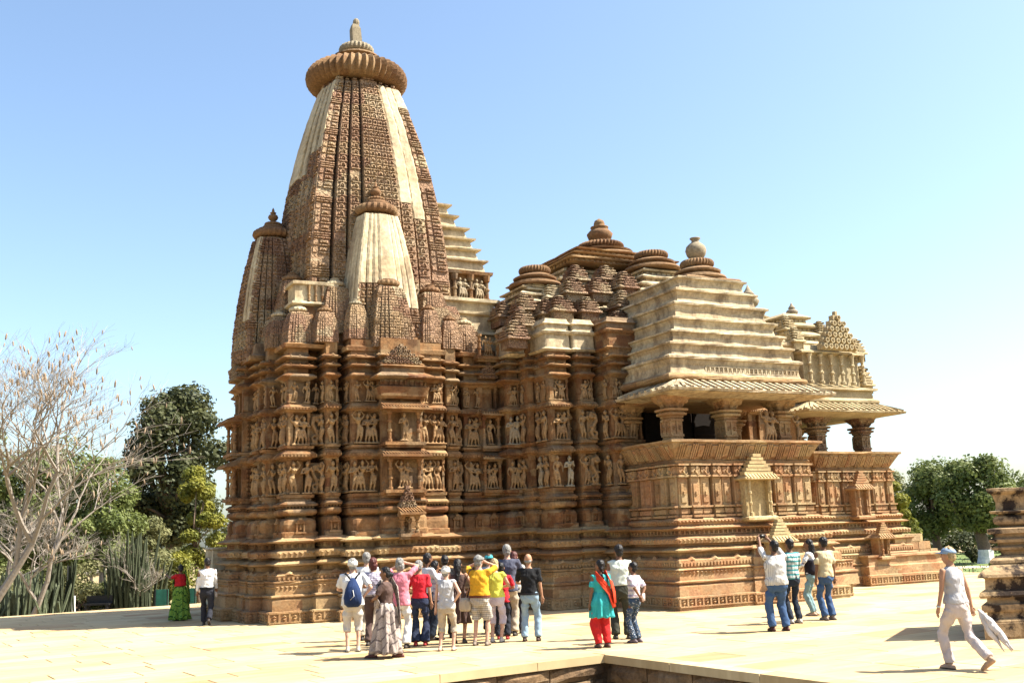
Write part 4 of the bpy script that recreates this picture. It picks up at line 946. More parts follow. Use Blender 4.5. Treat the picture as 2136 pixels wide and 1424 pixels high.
# side wall and steps climbing to the east door
for k in range(6):
    x1 = 28.75+(5-k)*.34+.3; m = MB()
    m.rect(28.3, x1, 26.1, 34.5, [(k*.27-.05, .3), (k*.27+.27-.002, .3)]); st = m.build('stair_course', S_YELL if k % 2 else S_PLINTH, temple)
    x = 28.5; rr = random.Random(k)
    while x < x1:
        w = rr.uniform(.5, .9); mm = MB(); mm.obox(Vector((x, 25.8, k*.27)), X3, Z3, -Y3, .01, min(w, x1+.3-x)-.01, .01, .26, -.03, .02, .006); mm.build('stair_stone', (S_PLINTH, S_ORANGE, S_STEP)[rr.randrange(3)], st); x += w
m = MB(); m.rect(26.2, 29.9, 25.35, 27, [(-.04, .2), (.34, .2), (.36, .12), (.62, .12), (.66, .04), (.9, .02), (.92, .1), (.98, .1), (1.0, 0)]); frieze(m, 26.2, 29.9, 25.35, 27, .2, .06, .30, 'lozenge', 'SW', .25); m.build('plinth_course', S_ORANGE, temple)
# ------------------------------------------------------------------ terrace, paving, retaining wall, ground
CAMP = Vector((0, 0, 2.1))
def ray(px, py): return Fv + Rv*((px-1068)/FPX) - Uv*((py-712)/FPX)
def at(px, py, dist): return CAMP + ray(px, py)*dist
def ground_at(px, dist, z): p = at(px, 1100, dist); return Vector((p.x, p.y, z))
def zof(px, py, dist): return at(px, py, dist).z

K0 = Vector((9.73, 15.65, 0)); ra = radians(6)
EA = Vector((cos(ra), sin(ra), 0)); EB = Vector((-sin(ra), cos(ra), 0))
def tp(a, b, z=0): return K0+EA*a+EB*b+Z3*z
m = MB()
for (a0, a1, b0, b1) in ((-34, 26, .06, 24.6), (.06, 26, -16, .0599)):
    i = len(m.v); m.v += [tuple(tp(a, b, z)) for z in (-1.1, -.04) for a, b in ((a0, b0), (a1, b0), (a1, b1), (a0, b1))]
    for q in ((4, 5, 6, 7), (0, 1, 5, 4), (1, 2, 6, 5), (2, 3, 7, 6), (3, 0, 4, 7)): m.face(tuple(i+k for k in q))
terrace = m.build('terrace', S_RET, None, kind='structure')
rs = random.Random(11)
slabs = []
b = 0.0; row = 0
def add_row(b0, b1, amin, amax):
    a = amin+rs.uniform(0, .6)-.3
    a = amin
    while a < amax:
        w = rs.uniform(1.0, 1.9); w = min(w, amax-a)
        if w > .15: slabs.append((a, a+w, b0, b1))
        a += w
bb = .32
while bb < 24.5:
    d = rs.choice((.62, .72, .8)); add_row(bb, min(bb+d, 24.6), -33 if bb > 5 else -16, 26); bb += d
bb = .32
while bb > -10:
    d = rs.choice((.62, .72, .8)); add_row(bb-d, bb, .32, 14); bb -= d
def seen(s):
    p = tp((s[0]+s[1])/2, (s[2]+s[3])/2)-CAMP; z = p.dot(Fv)
    if z < 2: return -1
    x = 1068+FPX*p.dot(Rv)/z; y = 712-FPX*p.dot(Uv)/z
    if not (-60 < x < 2200 and 1100 < y < 1440): return -1
    return 1/z
slabs.sort(key=lambda s: -seen(s))
rest = MB()
for k, (a0, a1, b0, b1) in enumerate(slabs):
    g = .011; zt_ = rs.uniform(-.003, .003)
    tgt = MB() if k < 290 else rest
    tgt.tone = rs.random()*.999+.001
    i = len(tgt.v); e = .008
    tgt.v += [tuple(tp(a, b_, z)) for z, s_ in ((-.035, g), (zt_-.006, g), (zt_, g+e)) for a, b_ in ((a0+s_, b0+s_), (a1-s_, b0+s_), (a1-s_, b1-s_), (a0+s_, b1-s_))]
    for q in ((8, 9, 10, 11), (0, 1, 5, 4), (1, 2, 6, 5), (2, 3, 7, 6), (3, 0, 4, 7), (4, 5, 9, 8), (5, 6, 10, 9), (6, 7, 11, 10), (7, 4, 8, 11)): tgt.face(tuple(i+x for x in q))
    if k < 290: tgt.build('paving_slab', PAVE, terrace)
rest.build('far_paving', PAVE, terrace, kind='stuff')
# coping stones along the two near edges
def coping(along, across, t0, t1):
    t = t0
    while t < t1:
        w = min(rs.uniform(1.3, 2.3), t1-t); m = MB(); m.tone = rs.random()
        o = K0+along*t
        m.obox(o, along, across, Z3, .004, w-.004, -.05, .315, -.13, 0.004, .004)
        m.obox(o, along, across, -Z3, .004, w-.004, -.05, .315, .12, .131, .004); m.build('coping_stone', PAVE, terrace); t += w
coping(-EA, EB, 0.0, 14)
coping(-EB, EA, -.31, 12)
wallr = empty('retaining_wall', tuple(tp(0, 0, -1.1)), 'rough stone block wall under the terrace edge beside the sunken corner', 'wall')
def wall_run(along, out, t1):
    z = -.135; j = 0
    while z > -1.1:
        h = rs.choice((.26, .32, .38)); t = 0.02+rs.uniform(0, .3)*(j % 2)
        if t > .05: ws = [(0.02, t)]
        else: ws = []
        while t < t1: w = rs.uniform(.45, 1.15); ws.append((t, t+w)); t += w
        for (a, c) in ws:
            m = MB(); o = K0+along*a+Z3*(z-h); d = rs.uniform(.0, .045); nx = 3; L = c-a
            rows = []
            for iy in range(4):
                for ix in range(nx+1):
                    ed = (ix in (0, nx)) or (iy in (0, 3))
                    jt = Vector((rs.uniform(-.012, .012), 0, 0))
                    p = o+along*(.012+(L-.024)*ix/nx)+Z3*(.010+(h-.02)*iy/3+rs.uniform(-.008, .008))+out*((-.03 if ed else d+rs.uniform(-.015, .02)))
                    rows.append(tuple(p))
            i = 0; m.v += rows
            for iy in range(3):
                for ix in range(nx): q = iy*(nx+1)+ix; m.face((q, q+1, q+nx+2, q+nx+1) if along.cross(Z3).dot(out) > 0 else (q+nx+1, q+nx+2, q+1, q))
            m.obox(o, along, Z3, out, .012, L-.012, .01, h-.01, -.06, -.03); m.build('wall_stone', S_RET, wallr)
        z -= h; j += 1
wall_run(-EA, -EB, 13); wall_run(-EB, -EA, 11)

GZ = -1.1
def ground_mat():
    m, n, l, b = new_mat('dry_ground', .95)
    g = n.new('ShaderNodeNewGeometry'); n1 = n.new('ShaderNodeTexNoise'); n1.inputs['Scale'].default_value = .25; n1.inputs['Detail'].default_value = 9; l.new(g.outputs['Position'], n1.inputs[0])
    r = ramp(n, [(.35, (.22, .17, .09)), (.5, (.30, .22, .12)), (.65, (.14, .16, .06))]); l.new(n1.outputs[0], r.inputs[0]); l.new(r.outputs[0], b.inputs['Base Color']); return m
m = MB(); m.quad((-900, -60, GZ), (1500, -60, GZ), (1500, 1500, GZ), (-900, 1500, GZ)); m.build('ground', ground_mat(), None, kind='structure')
LAWN = simple('lawn_grass', (.16, .20, .06), .95, scale=.8, col2=(.10, .15, .04), use_pos=True)
m = MB(); c = [at(1900, 1180, 60), at(2400, 1180, 60)]
m.quad((36, 10, GZ+.004), (140, 10, GZ+.004), (140, 76, GZ+.004), (36, 60, GZ+.004)); m.build('lawn', LAWN, None, kind='structure')
# grass tufts that roughen the lawn and the ground by the terrace
g = MB(); rg = random.Random(5)
for k in range(9000):
    if k < 5000: x, y = rg.uniform(37, 75), rg.uniform(26, 66)
    else: p = ground_at(rg.uniform(-20, 460), rg.uniform(44, 75), GZ); x, y = p.x, p.y
    h = rg.uniform(.05, .16); a = rg.uniform(0, 6.28); w = .05
    i = len(g.v); g.v += [(x-w*cos(a), y-w*sin(a), GZ), (x+w*cos(a), y+w*sin(a), GZ), (x+rg.uniform(-.06, .06), y+rg.uniform(-.06, .06), GZ+h)]; g.face((i, i+1, i+2))
o = g.build('grass', simple('grass_blades', (.18, .20, .06), .9, scale=.4, use_pos=True, col2=(.26, .20, .09)), None, kind='stuff'); o['label'] = 'short dry grass on the ground around the terrace'; o['category'] = 'grass'
m = MB(); p = [ground_at(x, d, GZ+.012) for x, d in ((1880, 70), (2300, 66), (2300, 63.5), (1880, 67))]; m.quad(*[tuple(q) for q in p][::-1]); m.build('garden_path', simple('path_gravel', (.50, .42, .32), use_pos=True), None, kind='structure')

# ------------------------------------------------------------------ blackened shrine base at the right
P0 = Vector((15.62, 12.62)); P1 = P0+Vector((2.3, -1.05)); P2 = P1+Vector((2.6, 1.7)); P3 = P0+Vector((2.6, 1.7))
RP = [tuple(P0), tuple(P1), tuple(P2), tuple(P3)]
ruin = empty('ruined_shrine_base', (16.9, 13.1, 0), 'small ruined shrine base of pale stone streaked with black, cut by the photo edge', 'ruin')
def rc(name, prof):
    m = MB(); m.stack(RP, prof); return m.build(name, S_RUIN, ruin)
rc('base_course', [(-.04, -.0), (.30, .0), (.34, -.02), (.35, -.06), (.46, -.07)])
rc('base_course', [(.46, -.02), (.50, .0), (.58, .0), (.60, -.08), (.70, -.09)])
rc('base_course', [(.70, .0), (.74, .02), (.80, .0), (.84, -.08), (1.02, -.09), (1.05, -.06)])
rc('sloping_course', [(1.05, .01), (1.10, .0), (1.16, -.06), (1.22, -.16), (1.28, -.22)])
rc('sloping_course', [(1.28, -.19), (1.33, -.19), (1.38, -.24), (1.42, -.34)])
rc('ledge', [(1.42, -.36), (1.50, -.36), (1.51, -.24), (1.55, -.23), (1.58, -.30)])
rc('ledge', [(1.58, -.33), (1.63, -.33), (1.64, -.22), (1.69, -.21), (1.72, -.28)])
rc('ledge', [(1.72, -.30), (1.78, -.28), (1.80, -.20), (1.88, -.20), (1.90, -.32)])
rc('roll_course', [(1.90, -.34)]+torus_prof(1.92, 2.13, -.40, .10)+[(2.15, -.34)])
rc('ledge', [(2.15, -.28), (2.19, -.26), (2.21, -.36)])
rc('cap_course', [(2.21, -.36), (2.34, -.37), (2.48, -.33), (2.52, -.28), (2.55, -.26), (2.60, -.26), (2.61, -.4)])
for k in range(4):
    u = (P1-P0).normalized(); u3 = Vector((u.x, u.y, 0)); n3 = Vector((u.y, -u.x, 0))
    m = MB(); m.obox(Vector((P0.x, P0.y, 0))+u3*(.15+k*.6), u3, Z3, n3, 0, .56, .03, .28, -.02, .012+.01*(k % 2), .01); m.build('carved_panel', S_RUIN, ruin)

# ------------------------------------------------------------------ trees and plants
def leaf_mat(name, a, b_, transl=.3): return simple(name, a, .6, scale=.9, bump=0, col2=b_, use_pos=True, transl=transl)
L_DARK = leaf_mat('dark_leaves', (.095, .10, .035), (.045, .055, .02), .2)
L_MID = leaf_mat('mid_leaves', (.20, .23, .065), (.09, .12, .03))
L_YEL = leaf_mat('yellow_green_leaves', (.30, .28, .04), (.15, .17, .03), .35)
L_OLIVE = leaf_mat('olive_leaves', (.26, .25, .11), (.13, .14, .055))
BARK = simple('bark', (.17, .12, .085), .95, scale=8, bump=.8)
PBARK = simple('pale_bark', (.34, .30, .26), .9, scale=8, bump=.5, col2=(.30, .25, .20))
WPAINT = simple('white_paint_trunk', (.75, .73, .70), .8)
def leaves(mb, c, r, n, size, rnd, flat=.8, up=.25):
    for _ in range(n):
        d = Vector((rnd.gauss(0, 1), rnd.gauss(0, 1), rnd.gauss(0, 1))); d.normalize()
        q = rnd.uniform(.55, 1.05); p = c+Vector((d.x*r, d.y*r, d.z*r*flat))*q
        nn = (d+Vector((rnd.gauss(0, .6), rnd.gauss(0, .6), rnd.gauss(0, .6)+up))).normalized()
        u = nn.cross(Vector((rnd.random()+.01, rnd.random(), rnd.random()))).normalized(); w = nn.cross(u)
        s = size*rnd.uniform(.6, 1.3); i = len(mb.v)
        mb.v += [tuple(p-u*s*.5), tuple(p+w*s*.35), tuple(p+u*s*.6), tuple(p-w*s*.35)]; mb.face((i, i+1, i+2, i+3))
def tree(px, dist, top, wpx, label, mat, name='leafy_tree', trunk_h=.35, nl=9000, leaf=.26, seed=1, bark=None, base_z=GZ, painted=False, lobes=26, tr=.28, low=.35, group=None, narrow=1.0):
    rnd = random.Random(seed); B = ground_at(px, dist, base_z); H = zof(px, top, dist)-base_z; W = wpx*dist/FPX/2
    root = empty(name, tuple(B), label, 'tree', group)
    mb = MB(); tk = MB(); crown = []
    c0 = B+Z3*H*(low+(1-low)*.5)
    for k in range(lobes):
        u = rnd.uniform(0, 1); an = rnd.uniform(0, 2*pi); ph = rnd.uniform(-1, 1)
        rr = (rnd.uniform(.35, .95))
        hz = math.sqrt(max(0, 1-ph*ph))
        p = c0+Vector((cos(an)*W*.78*rr*hz*narrow+0, sin(an)*W*.7*rr*hz, ph*H*(1-low)*.42))
        r = W*rnd.uniform(.25, .42); r = min(r, H*.22)
        crown.append((p, r))
    mx = max(p.z+r*.8 for p, r in crown); dzz = B.z+H-mx
    for p, r in crown:
        p.z += dzz*.8; leaves(mb, p, r, nl//lobes, leaf, rnd)
    fork = B+Z3*H*trunk_h+Vector((rnd.uniform(-.3, .3), rnd.uniform(-.3, .3), 0))
    tk.tube([B-Z3*.1, B+Z3*.5+Vector((rnd.uniform(-.1, .1), 0, 0)), B.lerp(fork, .6)+Vector((rnd.uniform(-.15, .15), 0, 0)), fork], [tr*1.35, tr, tr*.85, tr*.7], 9)
    for p, r in crown[::2]:
        mid = fork.lerp(p, .5)+Vector((rnd.uniform(-.4, .4), rnd.uniform(-.4, .4), -.1)); tk.tube([fork-Z3*.2, mid, p], [tr*.5, tr*.28, tr*.1], 5)
    t = tk.build('trunk', bark or BARK, root, smooth=True)
    mb.build('crown', mat, root)
    if painted:
        m = MB(); m.tube([B-Z3*.1, B+Z3*.5, B+Z3*.95], [tr*1.38, tr*1.05, tr*1.0], 12); m.build('painted_base', WPAINT, t)
    return root
tree(362, 72, 790, 250, 'tall dense dark green tree close behind the west side of the temple', L_DARK, seed=4, nl=22000, lobes=52, leaf=.30, tr=.4, low=.2)
tree(300, 74, 885, 150, 'dark green tree merging with the lower side of the tall dense tree', L_DARK, seed=5, nl=10000, lobes=26, leaf=.28, tr=.25, low=.15)
tree(415, 58, 965, 120, 'bright yellow-green feathery tree beside the temple plinth', L_YEL, seed=6, nl=12000, leaf=.17, low=.15, lobes=20, tr=.12)
tree(90, 62, 905, 340, 'broad green tree behind the bare branches with pods', L_MID, seed=8, nl=19000, leaf=.25, low=.25, lobes=36, trunk_h=.25, tr=.22)
tree(215, 60, 950, 210, 'rounded green tree over the leaning thin trunk', L_MID, seed=9, nl=13000, leaf=.2, low=.25, lobes=26, bark=PBARK, tr=.17)
tree(-40, 70, 880, 220, 'olive green tree at the far edge of the garden', L_OLIVE, seed=10, nl=8000, leaf=.26, low=.2)
tree(320, 66, 1075, 130, 'low grey-green tree in front of the dense dark tree', L_OLIVE, seed=12, nl=5500, leaf=.2, low=.1, lobes=18, tr=.12)
tree(158, 52, 1080, 110, 'thin leaning tree with white painted foot near the terrace', L_MID, seed=13, nl=4200, leaf=.18, low=.45, lobes=14, painted=True, tr=.13, bark=PBARK, trunk_h=.6)
tree(1955, 76, 952, 190, 'large green tree with painted trunk beyond the entrance steps', L_MID, seed=21, nl=14000, leaf=.24, low=.30, lobes=36, painted=True, tr=.36)
tree(2050, 72, 944, 185, 'taller green tree with thick painted trunk behind the ruined base', L_MID, seed=22, nl=14000, leaf=.24, low=.30, lobes=36, painted=True, tr=.5)
tree(2160, 80, 975, 150, 'green tree partly hidden by the ruined shrine base', L_MID, seed=23, nl=8000, leaf=.24, low=.1)
tree(1880, 50, 1000, 84, 'yellow-green leafy bush tree at the corner of the entrance steps', L_YEL, seed=24, nl=7000, leaf=.2, low=.02, lobes=22, trunk_h=.1, tr=.1)
tree(1868, 95, 975, 110, 'sparse tree with pale twigs rising behind the entrance porch', L_OLIVE, seed=25, nl=3500, leaf=.24, low=.3)

# far wood and hedge on both sides: one mass nobody could count
mb = MB(); rnd = random.Random(33)
for k in range(110):
    px = rnd.uniform(-200, 560) if k % 2 else rnd.uniform(1700, 2500); d = rnd.uniform(125, 165)
    p = ground_at(px, d, GZ); leaves(mb, p+Z3*rnd.uniform(1, 4.0), rnd.uniform(2.4, 4.2), 190, .75, rnd)
o = mb.build('far_wood', L_DARK, None, kind='stuff'); o['label'] = 'dark mass of far trees closing the garden'; o['category'] = 'wood'
mb = MB()
for k in range(34): p = ground_at(1900+k*13, 92+rnd.uniform(-1, 1), GZ); leaves(mb, p+Z3*1.1, 1.35, 170, .3, rnd)
o = mb.build('hedge', L_DARK, None); o['label'] = 'long dark hedge behind the painted tree trunks on the lawn'; o['category'] = 'hedge'

# the bare tree with hanging pods
def bare_tree(px, dist, H, label, seed, levels=6, lean=(0.25, 0), pods=0, spread=.55, tr=.24, name='bare_tree', nb=3, keep=None, fork_h=.22):
    rnd = random.Random(seed); B = ground_at(px, dist, GZ); root = empty(name, tuple(B), label, 'tree'); mb = MB(); tips = []
    side = Rv.copy(); side.z = 0; side.normalize(); dep = Vector((-side.y, side.x, 0))
    def grow(p, d, L, r, lv):
        k = 3 if lv > 2 else 2; pts = [p]; q = p.copy(); dd = d.copy()
        for i in range(k):
            dd = (dd+Vector((rnd.uniform(-.22, .22), rnd.uniform(-.22, .22), rnd.uniform(-.12, .16)))).normalized(); q = q+dd*L/k; pts.append(q.copy())
        mb.tube(pts, [r*(1-.35*i/k) for i in range(k+1)], 7 if lv > 4 else (5 if lv > 2 else 3), False)
        if lv <= 2: tips.append(q.copy())
        if lv == 0: return
        for i in range(nb if lv > 1 else 3):
            a = rnd.uniform(0, 2*pi); s = rnd.uniform(.35, 1)*spread*1.5
            nd = (dd+side*cos(a)*s+dep*sin(a)*s*.8+Z3*rnd.uniform(-.18, .28)).normalized()
            st = pts[rnd.randrange(1, len(pts))] if i else q
            grow(st, nd, L*rnd.uniform(.62, .84), r*.58, lv-1)
    d0 = (Z3+side*lean[0]+dep*lean[1]).normalized()
    grow(B-Z3*.1, d0, H*fork_h, tr, levels)
    mb.build('branches', PBARK, root)
    if pods:
        pm = MB(); pm.ell((0, 0, -.15), .045, .045, .16, 7, 5); pm.tube([(0, 0, 0), (0, 0, .05)], .008, 4); me = pm.mesh('seed_pod', True); me.materials.append(PODM)
        rnd.shuffle(tips)
        for t in tips[:pods]:
            for _ in range(1):
                o = bpy.data.objects.new('seed_pod', me); C.objects.link(o); o.parent = root; o.location = t-B; o.rotation_euler = (rnd.uniform(-.3, .3), rnd.uniform(-.3, .3), 0); s = rnd.uniform(.55, .95); o.scale = (s, s, s*1.1)
    return root
PODM = simple('pod_husk', (.40, .31, .21), .8, scale=9, col2=(.28, .19, .12))
bare_tree(-25, 45, 15.8, 'bare tree at the photo edge hung with brown seed pods', 41, levels=7, lean=(.46, 0), pods=290, spread=.74, tr=.20, nb=3, fork_h=.27)
bare_tree(70, 47, 12.0, 'smaller pod tree with a leaning trunk behind the cactus clump', 47, levels=6, lean=(.5, 0), pods=110, spread=.72, tr=.14, nb=3, fork_h=.27)
bare_tree(295, 50, 5.6, 'leafless grey shrub tree above the tall dark cactus', 43, levels=6, lean=(.15, 0), pods=0, spread=.7, tr=.10, nb=3, fork_h=.24)

bare_tree(-60, 49, 10.5, 'grey twiggy tree low at the photo edge with fine dry branches', 52, levels=7, lean=(.75, 0), pods=60, spread=.8, tr=.14, nb=3, fork_h=.24)

# cactus clumps
CACT = simple('cactus_skin', (.13, .15, .085), .7, scale=5, col2=(.07, .085, .05)); CACD = simple('dark_cactus_skin', (.05, .06, .03), .8, scale=5)
def cactus(px, dist, n, w, h, label, mat, seed, fan=.25):
    rnd = random.Random(seed); B = ground_at(px, dist, GZ); root = empty('cactus_clump', tuple(B), label, 'cactus')
    side = Rv.copy(); side.z = 0; side.normalize(); metas = []
    for v in range(5):
        m = MB(); rings = []
        for k, (z, r) in enumerate(((0, .8), (.3, .95), (.55, 1), (.8, .95), (.93, .7), (1, .15))):
            rings.append([(cos(2*pi*j/10)*r*(1 if j % 2 else .72)*.1+.05*sin(v+z*3), sin(2*pi*j/10)*r*(1 if j % 2 else .72)*.1, z) for j in range(10)])
        m.loft(rings)
        me = m.mesh('cactus_stem'); me.materials.append(mat); metas.append(me)
    for k in range(n):
        o = bpy.data.objects.new('cactus_stem', rnd.choice(metas)); C.objects.link(o); o.parent = root
        t = rnd.gauss(0, .4); t = max(-1, min(1, t)); o.location = side*t*w*.5+Vector((-side.y, side.x, 0))*rnd.uniform(-1, 1)
        hh = h*rnd.uniform(.45, 1)*(1-.35*abs(t)); wq = rnd.uniform(.6, .85); o.scale = (wq, wq, hh); o.rotation_euler = (rnd.gauss(0, .09), t*fan+rnd.gauss(0, .07), rnd.uniform(0, 6))
cactus(60, 48, 90, 3.6, 2.7, 'low clump of ridged grey-green cactus at the terrace edge', CACT, 1, .5)
cactus(5, 50, 40, 2.6, 2.5, 'grey-green cactus group at the very edge of the photo', CACT, 2, .4)
cactus(285, 50, 60, 2.9, 4.3, 'tall dark columnar cactus thicket under the leafless shrub', CACD, 3, .3)
cactus(128, 50, 34, 1.2, 3.9, 'narrow tall cactus column group behind the low cactus', CACD, 4, .12)
cactus(245, 52, 22, 1.0, 3.0, 'small dark cactus group left of the tall thicket', CACD, 5, .12)
def bush(px, dist, w, h, label, mat, seed):
    rnd = random.Random(seed); B = ground_at(px, dist, GZ); root = empty('bush', tuple(B), label, 'bush'); mb = MB(); st = MB()
    for k in range(9):
        p = B+Vector((rnd.uniform(-w, w)*.35, rnd.uniform(-w, w)*.35, h*rnd.uniform(.2, .8))); leaves(mb, p, w*.27, 300, .14, rnd); st.tube([B, p], [.04, .015], 4)
    mb.build('foliage', mat, root); st.build('stems', BARK, root)
bush(178, 56, 1.6, 1.3, 'low bright green bush beside the white-footed thin tree', L_MID, 1)
bush(212, 57, 1.9, 1.5, 'wider green bush behind the black bench', L_MID, 2)
bush(238, 55, 1.5, 1.9, 'clipped dark bush beside the tall cactus thicket', L_DARK, 3)
bush(352, 57, 1.5, 2.0, 'leafy green bush above the green board', L_MID, 4)
bush(2020, 74, 1.3, 1.3, 'small dark round bush on the lawn beside the thick trunk', L_DARK, 5)
bush(2064, 60, .7, .8, 'tiny pale bush on the lawn next to the ruined base', L_YEL, 6)
for k, (px, w_, h_, mt, lb) in enumerate(((40, 3.2, 2.6, L_OLIVE, 'olive undergrowth bush behind the low cactus clump'), (110, 2.6, 3.4, L_MID, 'tall leafy bush between the two pod trees'), (-10, 3.0, 3.6, L_MID, 'dense green bush at the photo edge under the pod tree'), (165, 2.4, 3.0, L_OLIVE, 'grey-green bush behind the thin painted tree'), (320, 2.6, 3.6, L_OLIVE, 'tall grey-green bush behind the cactus thicket'), (385, 2.4, 3.4, L_YEL, 'yellow-green bush behind the couple by the tower'), (262, 2.4, 3.8, L_MID, 'green bush rising between the cactus groups'))):
    bush(px, 55+k % 3, w_, h_, lb, mt, 20+k)
# black bench, green boards, fallen pale log, pedestal by the plinth
BLK = simple('black_paint', (.02, .02, .022), .5); GRNP = simple('green_paint', (.03, .17, .12), .5)
B = ground_at(210, 49, GZ); t = empty('bench', tuple(B), 'black garden bench standing below the terrace edge', 'bench', rz=-yaw)
def pbox(name, mat, par, *b):
    m = MB(); m.box(*b); o = m.build(name, mat, par, loc=(0, 0, 0)); return o
pbox('seat', BLK, t, -.62, .62, -.22, .22, .62, .70)
pbox('backrest', BLK, t, -.62, .62, .20, .26, .70, 1.05)
for sx in (-.5, .5):
    for sy in (-.17, .17): pbox('leg', BLK, t, sx-.05, sx+.05, sy-.04, sy+.04, 0, .62)
for k, px in enumerate((341, 398)):
    B = ground_at(px, 46, GZ); t = empty('green_board', tuple(B), ('green painted board standing left of the woman in the green sari', 'green painted board half hidden behind the walking man in white')[k], 'board', rz=-yaw)
    pbox('panel', GRNP, t, -.3, .3, -.02, .02, .25, 1.35); pbox('post', BLK, t, -.3, -.25, -.06, -.025, 0, 1.35); pbox('post', BLK, t, .25, .3, -.06, -.025, 0, 1.35)
B = ground_at(232, 80, GZ); m = MB(); s_ = Rv.copy(); s_.z = 0
m.tube([B-s_*1.9+Z3*1.3, B-s_*.5+Z3*1.45, B+s_*.8+Z3*1.5, B+s_*1.1+Z3*1.9], [.2, .24, .22, .1], 8); m.tube([B+s_*.7+Z3*1.4, B+s_*.8+Z3*.0], [.15, .18], 7); m.tube([B-s_*1.4+Z3*1.3, B-s_*1.45+Z3*.0], [.12, .15], 7)
o = m.build('fallen_log', PBARK, None); o['label'] = 'pale fallen log lying on stumps on the grass behind the bushes'; o['category'] = 'log'
m = MB(); m.rect(6.55, 7.1, 33.6, 34.9, [(-.04, .06), (.3, .06), (.34, 0), (1.2, -.02), (1.24, .06), (1.32, .06), (1.4, 0), (1.94, -.03), (1.98, .02), (2.03, 0)]); o = m.build('stone_pedestal', S_PALE, None); o['label'] = 'plain pale stone pedestal at the back corner of the temple plinth'; o['category'] = 'pedestal'
# bird on the shoulder of the west spire
bp_ = at(497, 655, 33.5); BP = Vector((7.0, 31.0, 9.2))
t = empty('bird', tuple(BP), 'small dark bird perched on the west shoulder of the tower', 'bird')
m = MB(); m.cap_((0.05, 0, .1), (-.04, 0, .17), .05, .04, 8); m.ell((-.08, 0, .22), .035, .03, .035, 8, 5); m.cap_((-.11, 0, .225), (-.16, 0, .22), .012, .003, 5); m.cap_((.06, 0, .09), (.2, 0, .03), .02, .012, 5, .5)
m.tube([(0, .015, .1), (0, .015, 0)], .006, 4); m.tube([(0, -.015, .1), (0, -.015, 0)], .006, 4); m.build('body', BLK, t, smooth=True, loc=(0, 0, 0))
# ------------------------------------------------------------------ people
from mathutils import noise
def crease(me, amp=.008, f=(9, 9, 20), seed=0):
    ns = [v.normal.copy() for v in me.vertices]
    for v, n in zip(me.vertices, ns):
        c = v.co; q = noise.noise(Vector((c.x*f[0]+seed, c.y*f[1], c.z*f[2]+c.x*6)))+.5*noise.noise(Vector((c.x*f[0]*2.3, c.y*f[1]*2.3+seed, c.z*f[2]*1.7)))
        v.co = c+n*(q*amp)
    return me
def mesh_lists(me):
    return [tuple(v.co) for v in me.vertices], [tuple(p.vertices) for p in me.polygons]
SKIN = {'pale': simple('skin_pale', (.56, .33, .23), .6, scale=5, bump=.1), 'tan': simple('skin_tan', (.42, .22, .13), .6, scale=5, bump=.1), 'brown': simple('skin_brown', (.20, .095, .05), .55, scale=5, bump=.1)}
HAIR = {'black': simple('hair_black', (.012, .010, .010), .45, scale=30, bump=.6), 'grey': simple('hair_grey', (.32, .31, .29), .7, scale=30, bump=.8, col2=(.14, .13, .12)),
        'auburn': simple('hair_auburn', (.085, .022, .018), .5, scale=30, bump=.6), 'blonde': simple('hair_blonde', (.50, .38, .20), .6, scale=25, bump=.8, col2=(.24, .16, .08)), 'brown': simple('hair_brown', (.06, .035, .02), .5, scale=30, bump=.6)}
EYE = simple('eye_dark', (.02, .015, .012), .4); LIP = simple('lips', (.30, .10, .08), .6)
def ik(a, b, l1, l2, hint):
    a, b, hint = Vector(a), Vector(b), Vector(hint); d = b-a; L = min(d.length, (l1+l2)*.995)
    if L < 1e-5: L = 1e-5
    dn = d.normalized(); b2 = a+dn*L
    x = (l1*l1-l2*l2+L*L)/(2*L); h = math.sqrt(max(0, l1*l1-x*x)); hp = hint-dn*hint.dot(dn)
    hp = hp.normalized() if hp.length > 1e-5 else Vector((0, 1, 0))
    return a+dn*x+hp*h, b2
ARMS = {  # hand target (mirrored in x) and elbow hint, local frame: forward +y
    'down': ((.25, .03, .80), (.3, -1, 0)), 'relaxed': ((.27, .10, .82), (.3, -1, 0)), 'hip': ((.17, -.02, 1.0), (1, -.6, 0)), 'brow': ((.06, .15, 1.64), (1, .3, -.2)),
    'eyes': ((.07, .20, 1.60), (1, .1, -.5)), 'raise': ((.10, .40, 1.76), (1, .2, -.5)), 'front': ((.06, .26, 1.12), (1, -.3, -.3)), 'behind': ((.03, -.17, .98), (1, -.6, 0)),
    'chin': ((.05, .18, 1.42), (.6, .2, -1)), 'reach': ((.10, .50, 1.40), (.6, .2, -1)), 'carry': ((.24, -.06, .84), (.3, -1, 0)), 'swingf': ((.22, .26, .86), (.2, -1, 0)), 'swingb': ((.24, -.22, .84), (.3, -1, 0))}
def tors(mb, rings, n=16, lean=0.0, sq=.85):
    rr = []
    for z, rx, ry, *oy in rings:
        y0 = (oy[0] if oy else 0)+lean*max(0, z-.9)
        pts = []
        for j in range(n):
            a = 2*pi*j/n; cx_, cy_ = cos(a), sin(a)
            pts.append((rx*math.copysign(abs(cx_)**sq, cx_), y0+ry*math.copysign(abs(cy_)**sq, cy_), z))
        rr.append(pts)
    mb.loft(rr)
def limb(mb, pts, rad, n=10): 
    for k in range(len(pts)-1): mb.cap_(pts[k], pts[k+1], rad[k], rad[k+1], n)
def tubecut(mb, pts, rad, n=12): mb.tube(pts, rad, n)

